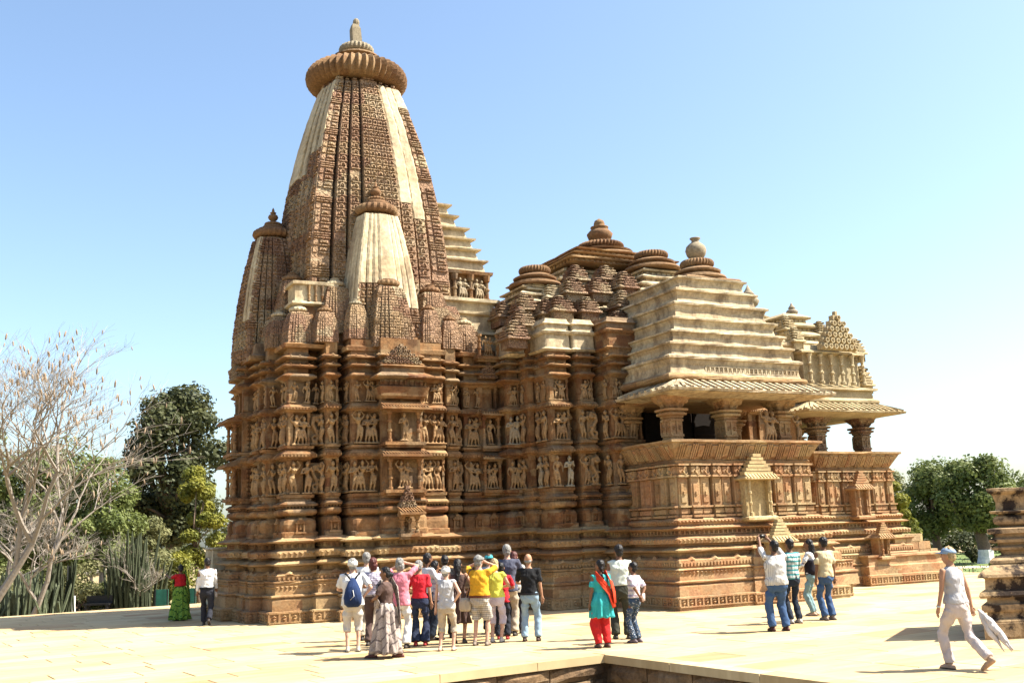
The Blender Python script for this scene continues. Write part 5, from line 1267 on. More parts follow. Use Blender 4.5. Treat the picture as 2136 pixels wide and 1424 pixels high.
def person(label, x, y, h, turn, top, bottom, skin='pale', hair=('short', 'brown'), female=False, fat=1.0, arms=('down', 'down'), feet=((-.10, 0), (.10, 0)), shoes=(.05, .04, .035), head=(0, 0), hat=None, lean=0.0, sleeve=.45, hem=.86, neck=1.47, leglen=.08, lift=(0, 0), flare=.078, style='trousers', folds=None, belt=None, z0=0.0, tail=None, group=None):
    s = h/1.75; root = empty('person', (x, y, z0), label, 'person', group, rz=-yaw+radians(turn)); root.scale = (s, s, s)
    f = fat; ws = .92 if female else 1.0; hs = 1.07 if female else 1.0
    L = lean
    def up(z): return L*max(0, z-.9)
    hipz = .93-max(0, abs(feet[0][1]-feet[1][1])-.3)*.10
    J = []
    for i, sd in enumerate((-1, 1)):
        fx, fy = feet[i]; ank = (fx, fy, .085+lift[i]); hp = (sd*.095*hs, 0, hipz-.02)
        kn, an = ik(hp, ank, .44, .425, (sd*.1, 1, .1)); J.append((Vector(hp), kn, Vector(ank)))
    A = []
    for i, sd in enumerate((-1, 1)):
        tgt, hint = ARMS[arms[i]] if isinstance(arms[i], str) else arms[i]
        sh = Vector((sd*.185*ws*(1+(f-1)*.5), up(1.41), 1.405)); tg = Vector((sd*tgt[0]*(1 if tgt[0] < .15 else (1+(f-1)*.7)), tgt[1]+up(tgt[2])*.6, tgt[2]))
        el, hd = ik(sh, tg, .285, .255, (sd*hint[0], hint[1], hint[2])); A.append((sh, el, hd))
    hy, hp_ = radians(head[0]), radians(head[1])    # head yaw (left +), pitch (up +)
    HC = Vector((0, up(1.6)+.01, 1.615)); HR = Matrix.Rotation(hy, 3, 'Z') @ Matrix.Rotation(hp_, 3, 'X')
    # --- body
    mb = MB()
    tors(mb, [(.90, .12*hs*f, .08*f), (.96, .135*hs*f, .095*f), (1.06, .118*f*ws, .09*f), (1.18, .135*f*ws, .10*f), (1.30, .155*ws*f, .108*f), (1.39, .155*ws, .092), (1.44, .10*ws, .07), (1.47, .06, .06)], lean=L)
    mb.cap_((0, up(1.42)-.005, 1.42), HC+HR @ Vector((0, -.015, -.06)), .058, .052, 10)
    mb.ell(HC+HR @ Vector((0, .0, .03)), .076, .095, .10, 14, 9, HR); mb.ell(HC+HR @ Vector((0, .022, -.045)), .058, .070, .078, 12, 7, HR)
    mb.cap_(HC+HR @ Vector((0, .088, .015)), HC+HR @ Vector((0, .108, -.022)), .011, .017, 8)
    for sd in (-1, 1): mb.ell(HC+HR @ Vector((sd*.078, -.005, -.005)), .012, .022, .034, 7, 5, HR)
    if style != 'wrap':
        pass
    tk_ = .058 if style != 'wrap' else .075
    for hp1, kn, an in J: limb(mb, [hp1, kn, an], [tk_, .048, .037])
    for (hp1, kn, an) in J: mb.cap_(kn.lerp(an, .18)+Vector((0, -.012, 0)), kn.lerp(an, .5)+Vector((0, -.012, 0)), .05, .042, 8)
    for sh, el, hd in A: limb(mb, [sh, el, hd], [.046, .036, .026])
    me = remeshed(mb, 'body', .017, True, 2); V, Fc = mesh_lists(me); bpy.data.meshes.remove(me)
    fb = MB(); fb.v, fb.f = V, Fc; fb.t = [0]*len(Fc)
    for i, (sh, el, hd) in enumerate(A):      # hands: palm, four unequal bent fingers and a thumb from the side of the palm
        d = (hd-el).normalized(); sd = (-1, 1)[i]; u = d.cross(Vector((sd*.4, 1, .2))).normalized(); w = d.cross(u)
        fb.cap_(hd-d*.005, hd+d*.065, .030, .034, 8, .55)
        for k, ln in enumerate((.066, .076, .070, .054)):
            b0 = hd+d*.072+u*(-.024+k*.016); m1 = b0+d*ln*.5+w*.006; e1 = m1+d*ln*.42+w*.020
            fb.tube([b0-d*.02, b0, m1, e1], [.0085, .009, .0085, .006], 5)
        b0 = hd+d*.018+u*.028; fb.tube([b0-u*.012, b0+d*.02+u*.012, b0+d*.045+u*.014+w*.012], [.011, .0105, .007], 5)
    if leglen > .12 or style in ('capri', 'shorts') or shoes is None:
        pass
    bo = fb.build('body', SKIN[skin], root, smooth=True, loc=(0, 0, 0))
    m = MB()
    for sd in (-1, 1): m.ell(HC+HR @ Vector((sd*.030, .083, .020)), .012, .007, .008, 7, 5, HR); m.cap_(HC+HR @ Vector((sd*.018, .092, .042)), HC+HR @ Vector((sd*.044, .084, .042)), .004, .003, 5)
    m.build('eyes', EYE, bo); m = MB(); m.cap_(HC+HR @ Vector((-.02, .088, -.055)), HC+HR @ Vector((.02, .088, -.055)), .006, .006, 6, .7); m.build('mouth', LIP, bo)
    # --- shoes with soles
    for i, (hp1, kn, an) in enumerate(J):
        m = MB(); z = max(.03, an.z-.055); t = .25*lift[i]*4
        toe = Vector((an.x*1.1, an.y+.15, z-.01 if lift[i] < .05 else .03)); heel = Vector((an.x, an.y-.05, z if lift[i] < .05 else an.z-.02))
        m.cap_(heel, an.lerp(toe, .5)+Vector((0, 0, -.015)), .040, .044, 10, .95); m.cap_(an.lerp(toe, .45)+Vector((0, 0, -.022)), toe, .044, .033, 10, .95); m.cap_(heel+Vector((0, .03, .01)), an, .04, .042, 8)
        me = remeshed(m, 'shoe', .012, True, 1)
        for v in me.vertices: v.co.z = max(v.co.z, .001) if lift[i] < .05 else v.co.z
        so = put('shoe', me, SHOE(shoes) if shoes else SKIN[skin], root, loc=(0, 0, 0))
        if lift[i] < .05:
            m = MB(); c = (heel+toe)*.5
            m.loft([[(c.x+.046*cos(a), c.y+.148*sin(a), q) for a in [2*pi*j/14 for j in range(14)]] for q in (0.001, .016)]); m.build('sole', EYE, so)
    # --- lower garment
    def legs_garment(end, rt, rk, rh):
        m = MB(); tors(m, [(hipz-.17, .11*hs*f, .09*f), (hipz-.10, .165*hs*f, .118*f, -.004), (hipz-.05, .170*hs*f, .128*f, -.008), (hipz+.02, .172*hs*f, .128*f, -.006), (hipz+.10, .150*f*hs, .112*f)])
        for hp1, kn, an in J:
            if end > kn.z: e = hp1.lerp(kn, (hp1.z-end)/(hp1.z-kn.z)); m.tube([hp1+Vector((0, 0, .04)), hp1+Vector((0, 0, -.04)), hp1.lerp(e, .5), e], [.085*f, .100*f, (rt+rh)/2*f, rh*f], 14)
            else:
                t = min(1, (kn.z-end)/max(.05, (kn.z-an.z))) if kn.z-an.z > .05 else .97
                e = kn.lerp(an, t if lift[0 if an is J[0][2] else 1] < .05 else .95)
                m.tube([hp1+Vector((0, 0, .04)), hp1+Vector((0, 0, -.04)), hp1.lerp(kn, .5), kn, kn.lerp(e, .5), e], [.085*f, .100*f, rt*f, rk*f, (rk+rh)/2, rh], 14)
        return remeshed(m, 'trousers', .019, True, 2)
    if style in ('trousers', 'capri', 'shorts', 'salwar'):
        if style == 'trousers': me = legs_garment(.055, .092, .074, flare)
        elif style == 'salwar': me = legs_garment(.06, .125, .115, .075)
        elif style == 'capri': me = legs_garment(.36, .092, .076, .074)
        else: me = legs_garment(.50, .098, .088, .092)
        crease(me, .013, (7, 7, 11), x*7)
        put('shorts' if style == 'shorts' else 'trousers', me, bottom, root, loc=(0, 0, 0))
    if style in ('skirt', 'saree') or tail:
        m = MB(); n = 56; rg = []
        zt, zb = (1.06, leglen) if not tail else (1.10, tail)
        rt_, rb_ = (.145*f, (.20 if style == 'skirt' else .30) if not tail else .235)
        for k in range(15):
            t = k/14; z = zt+(zb-zt)*t; r = rt_+(rb_-rt_)*t**.8+(.035*hs*math.exp(-((z-.9)/.12)**2)); fo = (.010+.05*t)*(1 if not tail else .5)
            rg.append([(cos(a)*(r*1.05+fo*sin(a*9+2*t)+fo*.6*sin(a*17-3*t)), sin(a)*(r*.82+fo*sin(a*9+2*t)+fo*.6*sin(a*17-3*t))+(.04*t*sin(a) if style == 'saree' else 0), z+.012*sin(a*9)*t) for a in [2*pi*j/n for j in range(n)]])
        m.loft(rg); m.build({'skirt': 'skirt', 'saree': 'sari_skirt'}.get(style, 'tunic_skirt') if not tail else 'tunic_skirt', bottom if not tail else top, root, smooth=True, loc=(0, 0, 0))
    # --- upper garment
    m = MB(); g = .018
    rings = [(hem, .165*hs*f+g, .125*f+g), (.98, .158*hs*f+g, .12*f+g), (1.07, .138*f*ws+g, .108*f+g), (1.18, .142*f*ws+g, .108*f+g), (1.30, .162*ws*f+g, .118*f+g), (1.38, .166*ws+g, .10+g*.7), (1.425, .135*ws+g*.6, .082+g*.5), (neck-.012, .074, .066)]
    rings = [r for r in rings if r[0] >= hem-.001]
    if fat > 1.1: rings = [(z, rx*(1+.05*(z < 1.2)), ry*(1+.12*(.95 < z < 1.25))) for z, rx, ry in rings]
    tors(m, rings, lean=L, n=20)
    if female: 
        for sd in (-1, 1): m.ell((sd*.065, .085+up(1.28), 1.27), .062, .06, .065, 10, 6)
    if sleeve > 0:
        for sh, el, hd in A:
            pts = [sh+Vector((0, 0, -.005)).lerp(Vector((0, 0, 0)), .5)]
            inner = Vector((sh.x*.55, sh.y, sh.z-.005)); lim = sleeve*2
            if lim <= 1: e = sh.lerp(el, lim); m.tube([inner, sh, sh.lerp(e, .5), e], [.062, .066, .062, .060], 12)
            else: e = el.lerp(hd, min(lim-1, .97)); m.tube([inner, sh, sh.lerp(el, .6), el, el.lerp(e, .5), e], [.060, .062, .056, .052, .046, .040], 12)
    me = crease(remeshed(m, 'shirt', .018, True, 2), .012, (8, 8, 13), y*5); put('shirt', me, top, root, loc=(0, 0, 0))
    if belt:
        m = MB(); n = 24; zc_ = max(hem, 1.0)+.0
        m.loft([[(cos(a)*(.163*hs*f+.03)*1.0, sin(a)*(.125*f+.03), z) for a in [2*pi*j/n for j in range(n)]] for z in (hem-.028, hem+.012)]); m.build('belt', belt, root, loc=(0, 0, 0))
    # --- hair, hats
    kind, col = hair; hm = HAIR[col]; m = MB()
    if kind != 'bald':
        m.ell(HC+HR @ Vector((0, -.016, .045)), .086, .098, .098, 14, 8, HR); m.ell(HC+HR @ Vector((0, -.05, -.005)), .078, .068, .085, 12, 7, HR)
        if kind == 'bob': m.ell(HC+HR @ Vector((0, -.03, -.03)), .095, .085, .12, 12, 7, HR)
        if kind == 'long': m.cap_(HC+HR @ Vector((0, -.06, 0)), HC+Vector((0, -.10, -.32)), .085, .06, 10)
        if kind == 'bun': m.ell(HC+HR @ Vector((0, -.125, -.02)), .05, .045, .045, 10, 6, HR)
        if kind == 'braid':
            for q in range(7): m.ell(HC+Vector((.02*(q % 2), -.10-.004*q, -.06-.06*q)), .030-.001*q, .028, .036, 8, 5)
        if kind == 'short': pass
        me = remeshed(m, 'hair', .014, True, 1)
        # open the face: pull hair back from in front of the forehead
        for v in me.vertices:
            p = HR.inverted() @ (v.co-HC)
            if p.y > .052 and p.z < .075: v.co = HC+HR @ Vector((p.x*.9, .045, p.z))
        crease(me, .011, (42, 42, 16), x)
        put('hair', me, hm, root, loc=(0, 0, 0))
    elif kind == 'bald':
        m.ell(HC+HR @ Vector((0, -.035, -.012)), .081, .072, .05, 12, 7, HR); me = remeshed(m, 'hair', .014, True, 1); put('hair', me, HAIR['grey'] if col == 'grey' else hm, root, loc=(0, 0, 0))
    if hat:
        m = MB(); rg = []
        for k in range(7): ph = k/6*pi/2*.98; rg.append([HC+HR @ Vector((cos(a)*.098*cos(ph), -.008+sin(a)*.112*cos(ph), .045+.085*sin(ph))) for a in [2*pi*j/18 for j in range(18)]])
        if hat[0] == 'beanie': rg.insert(0, [HC+HR @ Vector((cos(a)*.100, -.008+sin(a)*.114, .0)) for a in [2*pi*j/18 for j in range(18)]])
        m.loft(rg); ho = m.build('hat', hat[1], root, smooth=True, loc=(0, 0, 0))
        if hat[0] in ('cap', 'sun'):
            m = MB(); a0, a1 = (-.15, pi+.15)
            st = [2*pi*j/20 for j in range(20)] if hat[0] == 'sun' else [a0+(a1-a0)*j/12 for j in range(13)]
            q = .055 if hat[0] == 'sun' else .0
            inner = [HC+HR @ Vector((cos(a)*.095, -.008+sin(a)*.108, .05)) for a in st]; outer = [HC+HR @ Vector((cos(a)*(.10+q), -.008+sin(a)*(.112+q)+(.085*max(0, sin(a)) if hat[0] == 'cap' else 0), .035)) for a in st]
            m.loft([inner, outer, [p+Vector((0, 0, -.006)) for p in outer], [p+Vector((0, 0, -.006)) for p in inner]], cap=False, closed=hat[0] == 'sun'); m.build('brim', hat[1], ho, smooth=True)
    return root, A, s, HC
_sh = {}
def SHOE(c):
    if c not in _sh: _sh[c] = simple('shoe_leather', c, .6, scale=12)
    return _sh[c]
def accessory(name, label, cat, root, mb_parts):
    """a worn or carried thing: top-level, standing in the same frame as the person who has it"""
    t = empty(name, tuple(root.location), label, cat, rz=root.rotation_euler.z); t.scale = root.scale
    for pn, mb, mat in mb_parts: mb.build(pn, mat, t, smooth=True, loc=(0, 0, 0))
    return t

WHITE = cloth('white_cotton', (.72, .71, .70)); OFFW = cloth('off_white_cotton', (.62, .58, .52)); GREYW = cloth('pale_grey_knit', (.50, .49, .50)); SAGE = cloth('pale_sage_shirt', (.62, .66, .58))
NAVY = cloth('navy_trousers', (.025, .035, .075)); DARKT = cloth('dark_trousers', (.022, .024, .035)); OLIVT = cloth('olive_trousers', (.05, .05, .035)); JEAN = cloth('blue_jeans', (.055, .11, .23)); DJEAN = cloth('dark_jeans', (.02, .03, .05)); LJEAN = cloth('light_jeans', (.30, .42, .54)); LJEAN2 = cloth('pale_teal_jeans', (.22, .34, .36))
PINK = cloth('pink_shirt', (.70, .22, .28)); RED = cloth('red_tee', (.62, .02, .035)); YELL = cloth('mustard_shirt', (.72, .36, .02)); LEMON = cloth('lemon_top', (.72, .72, .10)); BLACK = cloth('black_tee', (.012, .012, .014)); SLATE = cloth('slate_tee', (.085, .09, .13)); BEIGE = cloth('beige_trousers', (.48, .40, .30)); CREAM = cloth('cream_tee', (.62, .52, .32)); LILAC = cloth('lilac_trousers', (.62, .54, .62)); BROWNC = cloth('brown_cloth', (.10, .06, .05)); TEAL = cloth('teal_tunic', (.04, .42, .42)); SALW = cloth('red_trousers', (.62, .02, .02))
STRIPE = cloth('striped_top', (.60, .56, .64), 'h', (.22, .18, .28), 28); PINSTR = cloth('pinstripe_shirt', (.66, .64, .60), 'v', (.38, .36, .35), 42); PLAID = cloth('plaid_shirt', (.60, .66, .62), 'plaid', (.06, .30, .32), 14); CHECK = cloth('checked_shorts', (.58, .53, .47), 'plaid', (.34, .31, .28), 32)
SARG = cloth('green_sari', (.22, .36, .05), 'saree', (.05, .16, .03), 16); SARB = cloth('grey_sari', (.42, .35, .31), 'saree', (.27, .21, .20), 30); SPOT = cloth('spotted_jeans', (.05, .08, .13), 'spots', (.5, .5, .5), 26); RLINE = cloth('lined_white_shirt', (.68, .62, .64), 'h', (.42, .34, .42), 9)
NAVYB = cloth('navy_backpack', (.015, .035, .11)); BUCKLE = simple('dark_strap', (.02, .02, .025)); CAPB = cloth('blue_cap', (.28, .38, .52)); TURQ = cloth('turquoise_cap', (.06, .45, .52)); HATW = cloth('white_hat', (.70, .69, .66)); CAPG = cloth('grey_cap', (.20, .20, .19)); BELTB = simple('brown_belt', (.12, .03, .015)); REDP = cloth('red_blouse', (.55, .015, .02)); ORED = cloth('orange_red_scarf', (.75, .06, .02)); SCARF = cloth('pale_scarf', (.60, .57, .56)); VEST = cloth('black_vest', (.015, .012, .02)); PAPER = simple('paper', (.7, .55, .5)); PLAST = simple('clear_bottle', (.5, .42, .35), .2)

GRP = 'visitors standing in the tour group'
P = person
gs = P('woman in a green sari and red blouse reaching up by the tower corner', 5.26, 31.6, 1.58, 60, REDP, SARG, 'brown', ('bun', 'black'), True, 1.12, arms=('reach', 'front'), style='saree', leglen=.03, hem=1.08, sleeve=.35, shoes=(.03, .02, .02), head=(-25, 5))
ml = P('man in white long sleeves and dark trousers walking away on the terrace', 5.50, 28.9, 1.78, 12, WHITE, DARKT, 'brown', ('short', 'black'), arms=('down', 'swingf'), feet=((-.08, .22), (.08, -.25)), lift=(0, .07), sleeve=.97, hem=.97, belt=BLACK, head=(15, 0))
bp = P('stout man in white cap, white tee and cropped trousers wearing a backpack', 6.47, 19.5, 1.76, 10, WHITE, OFFW, 'pale', ('short', 'grey'), False, 1.18, arms=('front', 'hip'), style='capri', hat=('beanie', HATW), sleeve=.40, head=(10, 12), shoes=(.40, .36, .30), group=GRP)
gm = P('grey haired man in a white shirt behind the striped top woman', 7.42, 21.4, 1.84, 0, WHITE, BEIGE, 'pale', ('short', 'grey'), arms=('down', 'down'), head=(0, 15), group=GRP)
ms = P('maroon haired woman in a striped top and brown trousers', 7.22, 20.4, 1.74, -5, STRIPE, BROWNC, 'tan', ('bob', 'auburn'), True, 1.05, arms=('front', 'front'), head=(-15, 12), belt=SARB, hem=1.0, sleeve=.35, feet=((-.10, -.12), (.10, .08)), group=GRP)
ss = P('woman in a grey printed sari striding past the tour group', 6.62, 18.05, 1.60, 78, BROWNC, SARB, 'brown', ('bun', 'black'), True, 1.08, arms=('front', 'front'), style='saree', leglen=.09, feet=((-.05, .26), (.05, -.26)), hem=1.05, sleeve=.4, shoes=(.12, .04, .03), head=(10, 0))
pk = P('woman in a pink shirt and white trousers shading her eyes with a raised arm', 7.40, 19.35, 1.73, -12, PINK, WHITE, 'pale', ('bob', 'grey'), False, 1.08, arms=('eyes', 'brow'), hem=.82, sleeve=.42, flare=.09, head=(-5, 18), group=GRP)
rd = P('woman in a red tee and navy trousers with short grey hair', 7.86, 19.5, 1.66, -5, RED, NAVY, 'tan', ('short', 'grey'), True, 1.0, arms=('front', 'down'), hem=.97, sleeve=.38, flare=.105, shoes=(.35, .03, .03), head=(-5, 12), group=GRP)
wj = P('guide in a white shirt and dark jeans facing east', 8.42, 20.4, 1.78, -62, WHITE, DJEAN, 'brown', ('short', 'black'), arms=('down', 'front'), sleeve=.75, hem=.95, head=(10, 5), group=GRP)
sw = P('short dark haired woman holding up a hand between the guide and the white hat', 8.55, 20.3, 1.62, -20, RLINE, DARKT, 'brown', ('short', 'black'), True, arms=('down', 'chin'), head=(-20, 10), group=GRP)
wh = P('woman in a white knitted hat, sleeveless grey top and beige cropped trousers', 7.90, 18.25, 1.56, -12, GREYW, BEIGE, 'pale', ('short', 'grey'), True, 1.03, arms=('down', 'hip'), style='capri', hat=('beanie', HATW), sleeve=0.06, head=(-10, 12), shoes=(.50, .34, .26), feet=((-.15, -.03), (.12, .03)), group=GRP)
bd = P('black haired woman in a brown dress with bare shoulders', 8.62, 19.3, 1.66, -8, BROWNC, BROWNC, 'tan', ('long', 'black'), True, arms=('down', 'hip'), style='skirt', leglen=.42, sleeve=0, neck=1.40, head=(0, 10), group=GRP)
bh = P('dark haired visitor hidden behind the woman in the brown dress', 8.90, 20.6, 1.72, 0, BLACK, DARKT, 'tan', ('short', 'black'), head=(0, 12), group=GRP)
ye = P('man in a mustard polo shirt and checked shorts holding binoculars', 8.76, 18.6, 1.73, -15, YELL, CHECK, 'pale', ('short', 'grey'), False, 1.15, arms=('eyes', 'eyes'), style='shorts', hem=.95, sleeve=.42, hat=('cap', CAPG), belt=BELTB, shoes=(.22, .17, .13), head=(-8, 15), feet=((-.12, .0), (.12, .03)), group=GRP)
bl = P('blonde woman in a lemon yellow top and pale lilac cropped trousers', 9.28, 18.95, 1.64, -15, LEMON, LILAC, 'pale', ('bob', 'blonde'), True, 1.10, arms=('front', 'front'), style='capri', sleeve=.12, hem=.93, head=(-5, 14), shoes=(.5, .45, .4), group=GRP)
rp = P('person in a red top and black trousers beside the lemon top', 9.62, 19.35, 1.54, -5, RED, DARKT, 'tan', ('short', 'black'), arms=('down', 'front'), sleeve=.42, hem=.84, head=(0, 12), shoes=(.3, .02, .02), group=GRP)
tg = P('tall grey haired man in a slate tee and beige trousers', 10.05, 19.9, 1.90, -10, SLATE, BEIGE, 'pale', ('short', 'grey'), False, 1.08, arms=('front', 'front'), sleeve=.42, hem=.84, head=(0, 15), group=GRP)
lh = P('woman with long auburn hair beyond the black tee', 10.42, 20.3, 1.74, -5, OFFW, DARKT, 'pale', ('long', 'auburn'), True, arms=('front', 'front'), head=(-5, 15), group=GRP)
tc = P('visitor wearing a turquoise cap behind the tall man', 10.05, 20.8, 1.70, -5, GREYW, DARKT, 'pale', ('short', 'brown'), hat=('cap', TURQ), head=(0, 10), group=GRP)
bt = P('balding man in a black tee and light blue jeans', 9.84, 18.55, 1.71, -10, BLACK, LJEAN, 'tan', ('bald', 'grey'), False, 1.08, arms=('front', 'down'), hem=.95, sleeve=.42, belt=BUCKLE, head=(-5, 14), feet=((-.13, 0), (.14, .03)), shoes=(.06, .03, .02), group=GRP)
G2 = 'Indian family looking at the hall wall'
sk = P('woman in a teal tunic, red trousers and red scarf', 10.28, 16.55, 1.58, 22, TEAL, SALW, 'brown', ('braid', 'black'), True, 1.03, arms=('down', 'front'), style='salwar', tail=.60, hem=1.0, sleeve=.36, head=(30, 8), shoes=(.10, .05, .04))
mw = P('tall man in a pale long sleeved shirt and olive trousers beside the boy', 11.36, 17.55, 1.83, 5, SAGE, OLIVT, 'brown', ('short', 'black'), False, 1.04, arms=('down', 'front'), sleeve=.95, hem=.98, head=(12, 12), flare=.095, feet=((-.12, .05), (.11, -.03)))
by = P('boy in a lined white shirt and spotted jeans with his hands behind him', 11.18, 16.8, 1.50, 50, RLINE, SPOT, 'brown', ('short', 'black'), False, .92, arms=('behind', 'behind'), sleeve=.45, hem=.97, head=(12, 12), shoes=(.16, .12, .14), flare=.07)
st = P('heavy man in a pinstripe shirt raising a phone with both hands', 14.36, 16.4, 1.80, 14, PINSTR, JEAN, 'brown', ('short', 'black'), False, 1.26, arms=('raise', 'raise'), sleeve=.5, hem=.88, head=(10, 18), shoes=(.07, .02, .015), feet=((-.13, .05), (.14, 0)), flare=.085)
pl = P('slim man in a teal plaid shirt and dark jeans', 15.72, 17.45, 1.80, 18, PLAID, DJEAN, 'brown', ('short', 'black'), False, .94, arms=('down', 'front'), sleeve=.95, hem=.90, head=(10, 14), shoes=(.45, .42, .36), flare=.07)
bv = P('long haired woman in a white top, black vest and pale jeans', 17.30, 18.55, 1.74, 62, WHITE, LJEAN2, 'brown', ('long', 'black'), True, .95, arms=('front', 'front'), sleeve=.9, hem=.92, head=(5, 10), shoes=(.5, .34, .24), flare=.06)
be = P('man in a cream tee and blue jeans at the east side of his group', 16.70, 17.45, 1.80, 22, CREAM, JEAN, 'brown', ('short', 'black'), False, 1.0, arms=('down', 'down'), sleeve=.42, hem=.90, head=(8, 14), shoes=(.25, .2, .16), flare=.082)
wr = P('woman in a blue cap, grey vest top and light trousers striding across the terrace', 12.42, 10.45, 1.70, 26, GREYW, cloth('light_stretch_trousers', (.60, .52, .49)), 'tan', ('short', 'blonde'), True, 1.04, arms=('relaxed', 'carry'), sleeve=0, hem=.93, hat=('cap', CAPB), head=(25, 4), feet=((-.08, .16), (.07, -.42)), lift=(0, .10), shoes=(.45, .30, .20), lean=.06, flare=.075)

# things people carry or wear
def tube_mb(pts, r, n=6): m = MB(); m.tube(pts, r, n); return m
m = MB(); tors(m, [(.84, .10, .05, -.22), (.90, .165, .11, -.24), (1.02, .175, .13, -.245), (1.18, .14, .11, -.23), (1.33, .07, .06, -.19), (1.38, .03, .03, -.16)], 16)
bpack = accessory('backpack', 'navy drawstring backpack worn by the stout man in white', 'backpack', bp[0], [('bag', m, NAVYB), ('strap', tube_mb([(-.05, -.17, 1.36), (-.13, -.10, 1.47), (-.15, .06, 1.42), (-.16, .12, 1.2), (-.19, -.05, .98)], .018), BUCKLE), ('strap', tube_mb([(.05, -.17, 1.36), (.13, -.10, 1.47), (.15, .06, 1.42), (.16, .12, 1.2), (.19, -.05, .98)], .018), BUCKLE), ('cord', tube_mb([(.0, -.35, 1.16), (.02, -.375, 1.05), (-.05, -.375, .98)], .007), HATW)])
hd = st[1]; c = (hd[0][2]+hd[1][2])*.5+Vector((0, .05, .06))
m = MB(); m.box(c.x-.06, c.x+.06, c.y-.008, c.y+.008, c.z-.03, c.z+.04); accessory('phone', 'small camera phone held up by the man in the pinstripe shirt', 'phone', st[0], [('case', m, EYE)])
hd = ye[1]; c = (hd[0][2]+hd[1][2])*.5+Vector((0, .03, .04)); m = MB(); m.cap_(c+Vector((-.035, -.03, 0)), c+Vector((-.035, .09, 0)), .026, .034, 9); m.cap_(c+Vector((.035, -.03, 0)), c+Vector((.035, .09, 0)), .026, .034, 9); m.box(c.x-.035, c.x+.035, c.y, c.y+.04, c.z-.012, c.z+.012)
accessory('binoculars', 'black binoculars held to the eyes by the man in mustard', 'binoculars', ye[0], [('tubes', m, EYE)])
m = MB(); tors(m, [(.66, .09, .04, -.02), (.70, .13, .06, -.02), (.82, .13, .06, -.02), (.92, .09, .035, -.02)], 14)
for k in range(len(m.v)): m.v[k] = (m.v[k][0]-.30, m.v[k][1], m.v[k][2])
accessory('shoulder_bag', 'beige shoulder bag on a dark strap hanging beside the mustard shirt', 'bag', ye[0], [('bag', m, BEIGE), ('strap', tube_mb([(-.36, -.03, .9), (-.26, -.13, 1.2), (-.16, -.12, 1.44), (-.10, .0, 1.50), (-.14, .13, 1.4), (-.28, .03, .9)], .012), BROWNC)])
h0 = ml[1][1][2]; m = MB(); m.lathe(h0.x, h0.y+.06, [(h0.z-.22, .028), (h0.z-.2, .034), (h0.z-.06, .034), (h0.z-.02, .014), (h0.z+.02, .014), (h0.z+.03, .012)], 10); accessory('water_bottle', 'plastic water bottle carried by the walking man in white', 'bottle', ml[0], [('bottle', m, PLAST)])
h0 = wr[1][1][2]
parts_ = []; rw = random.Random(2)
for q in range(7):
    ox, oy, ln = rw.uniform(-.05, .05), rw.uniform(-.05, .05), rw.uniform(.72, 1.0); m = MB(); pts, rr_ = [], []
    for k in range(11):
        t = k/10*ln; sp_ = min(1, t*2.2)
        pts.append(h0+Vector((.02+.26*t+ox*sp_*1.6+.012*sin(k*1.7+q), -.10-.30*t+oy*sp_*1.6, -.04-.58*t-.06*t*t))); rr_.append((.014+.030*math.sin(min(1, t*1.25)*pi)**.7*(1+.15*sin(k*2.1+q)))*(.5 if t > .9 else 1))
    m.tube(pts, rr_, 8); parts_.append(('fold', m, SCARF))
accessory('shawl', 'pale crumpled shawl trailing from the hand of the woman in the blue cap', 'shawl', wr[0], parts_)
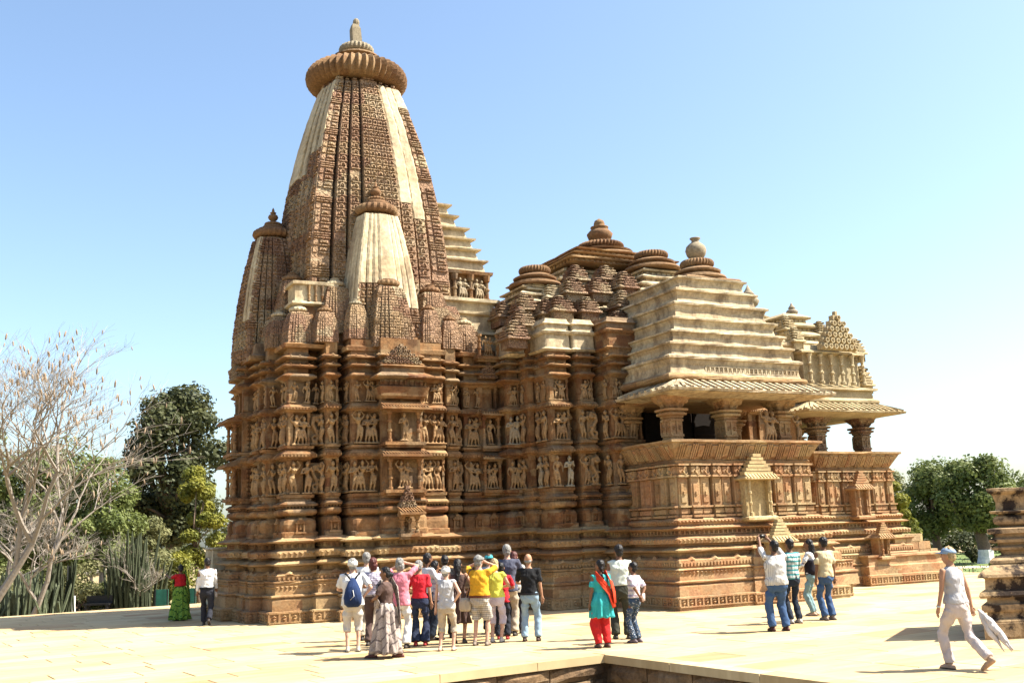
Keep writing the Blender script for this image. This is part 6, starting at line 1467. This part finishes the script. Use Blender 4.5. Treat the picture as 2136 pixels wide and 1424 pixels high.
def drape(pts, widths, name='cloth', fold=.012):
    m = MB(); rows = []
    for (p, w) in zip(pts, widths):
        p = Vector(p[:3]) if len(p) > 3 else Vector(p); rows.append((p, w))
    rg = []
    for i, (p, w) in enumerate(rows):
        d = (rows[min(i+1, len(rows)-1)][0]-rows[max(i-1, 0)][0]).normalized(); out = Vector((p.x, p.y, 0)); out = out.normalized() if out.length > .02 else Vector((0, 1, 0)); s_ = d.cross(out).normalized()
        row = [p+s_*w*(j/8-.5)+out*fold*sin(j*2.3+i) for j in range(9)]
        rg.append(row+[q-out*.010 for q in reversed(row)])
    m.loft(rg); return m
# sari ends over the shoulder and salwar scarf, parts of what each woman wears
def wear(root, name, mb, mat): mb.build(name, mat, root, smooth=True, loc=(0, 0, 0))
wear(ss[0], 'sari_drape', drape([(-.17, .12, .95), (-.10, .19, 1.15), (.04, .17, 1.33), (.13, .08, 1.46), (.15, -.05, 1.47), (.14, -.17, 1.33), (.13, -.21, 1.1), (.12, -.24, .80), (.11, -.25, .62)], [.26, .24, .22, .18, .18, .22, .26, .28, .26]), SARB)
wear(gs[0], 'sari_drape', drape([(-.20, .12, .95), (-.12, .20, 1.15), (.04, .18, 1.33), (.13, .08, 1.46), (.15, -.05, 1.47), (.14, -.17, 1.33), (.13, -.21, 1.1), (.12, -.24, .80), (.11, -.25, .55)], [.26, .24, .22, .18, .18, .22, .24, .26, .26]), SARG)
accessory('scarf', 'orange red scarf looped over the back of the teal tunic', 'scarf', sk[0], [('cloth', drape([(.22, -.20, .88), (.20, -.20, 1.1), (.16, -.16, 1.32), (.12, -.03, 1.475), (.06, .12, 1.40), (0, .155, 1.34), (-.06, .12, 1.40), (-.12, -.03, 1.475), (-.10, -.14, 1.38), (0, -.17, 1.25), (.12, -.19, 1.08), (.20, -.2, .80)], [.16, .16, .14, .12, .12, .12, .12, .12, .12, .14, .15, .18]), ORED)])
m = MB(); tors(m, [(.93, .185, .14), (1.07, .165, .135), (1.2, .17, .138), (1.27, .182, .145)], 18); wear(bv[0], 'vest', m, VEST)
m = MB(); m.obox(Vector((-.05, -.245, .90)), X3, Z3, -Y3, 0, .10, 0, .16, 0, .006); accessory('paper', 'folded leaflet held behind his back by the boy', 'paper', by[0], [('sheet', m, PAPER)])
h0 = wr[1][0][2]; m = MB(); m.cap_(h0+Vector((0, 0, .01)), h0+Vector((.0, -.005, .035)), .031, .031, 10, 1, False); wear(wr[0], 'wristband', m, HATW)
#@@END
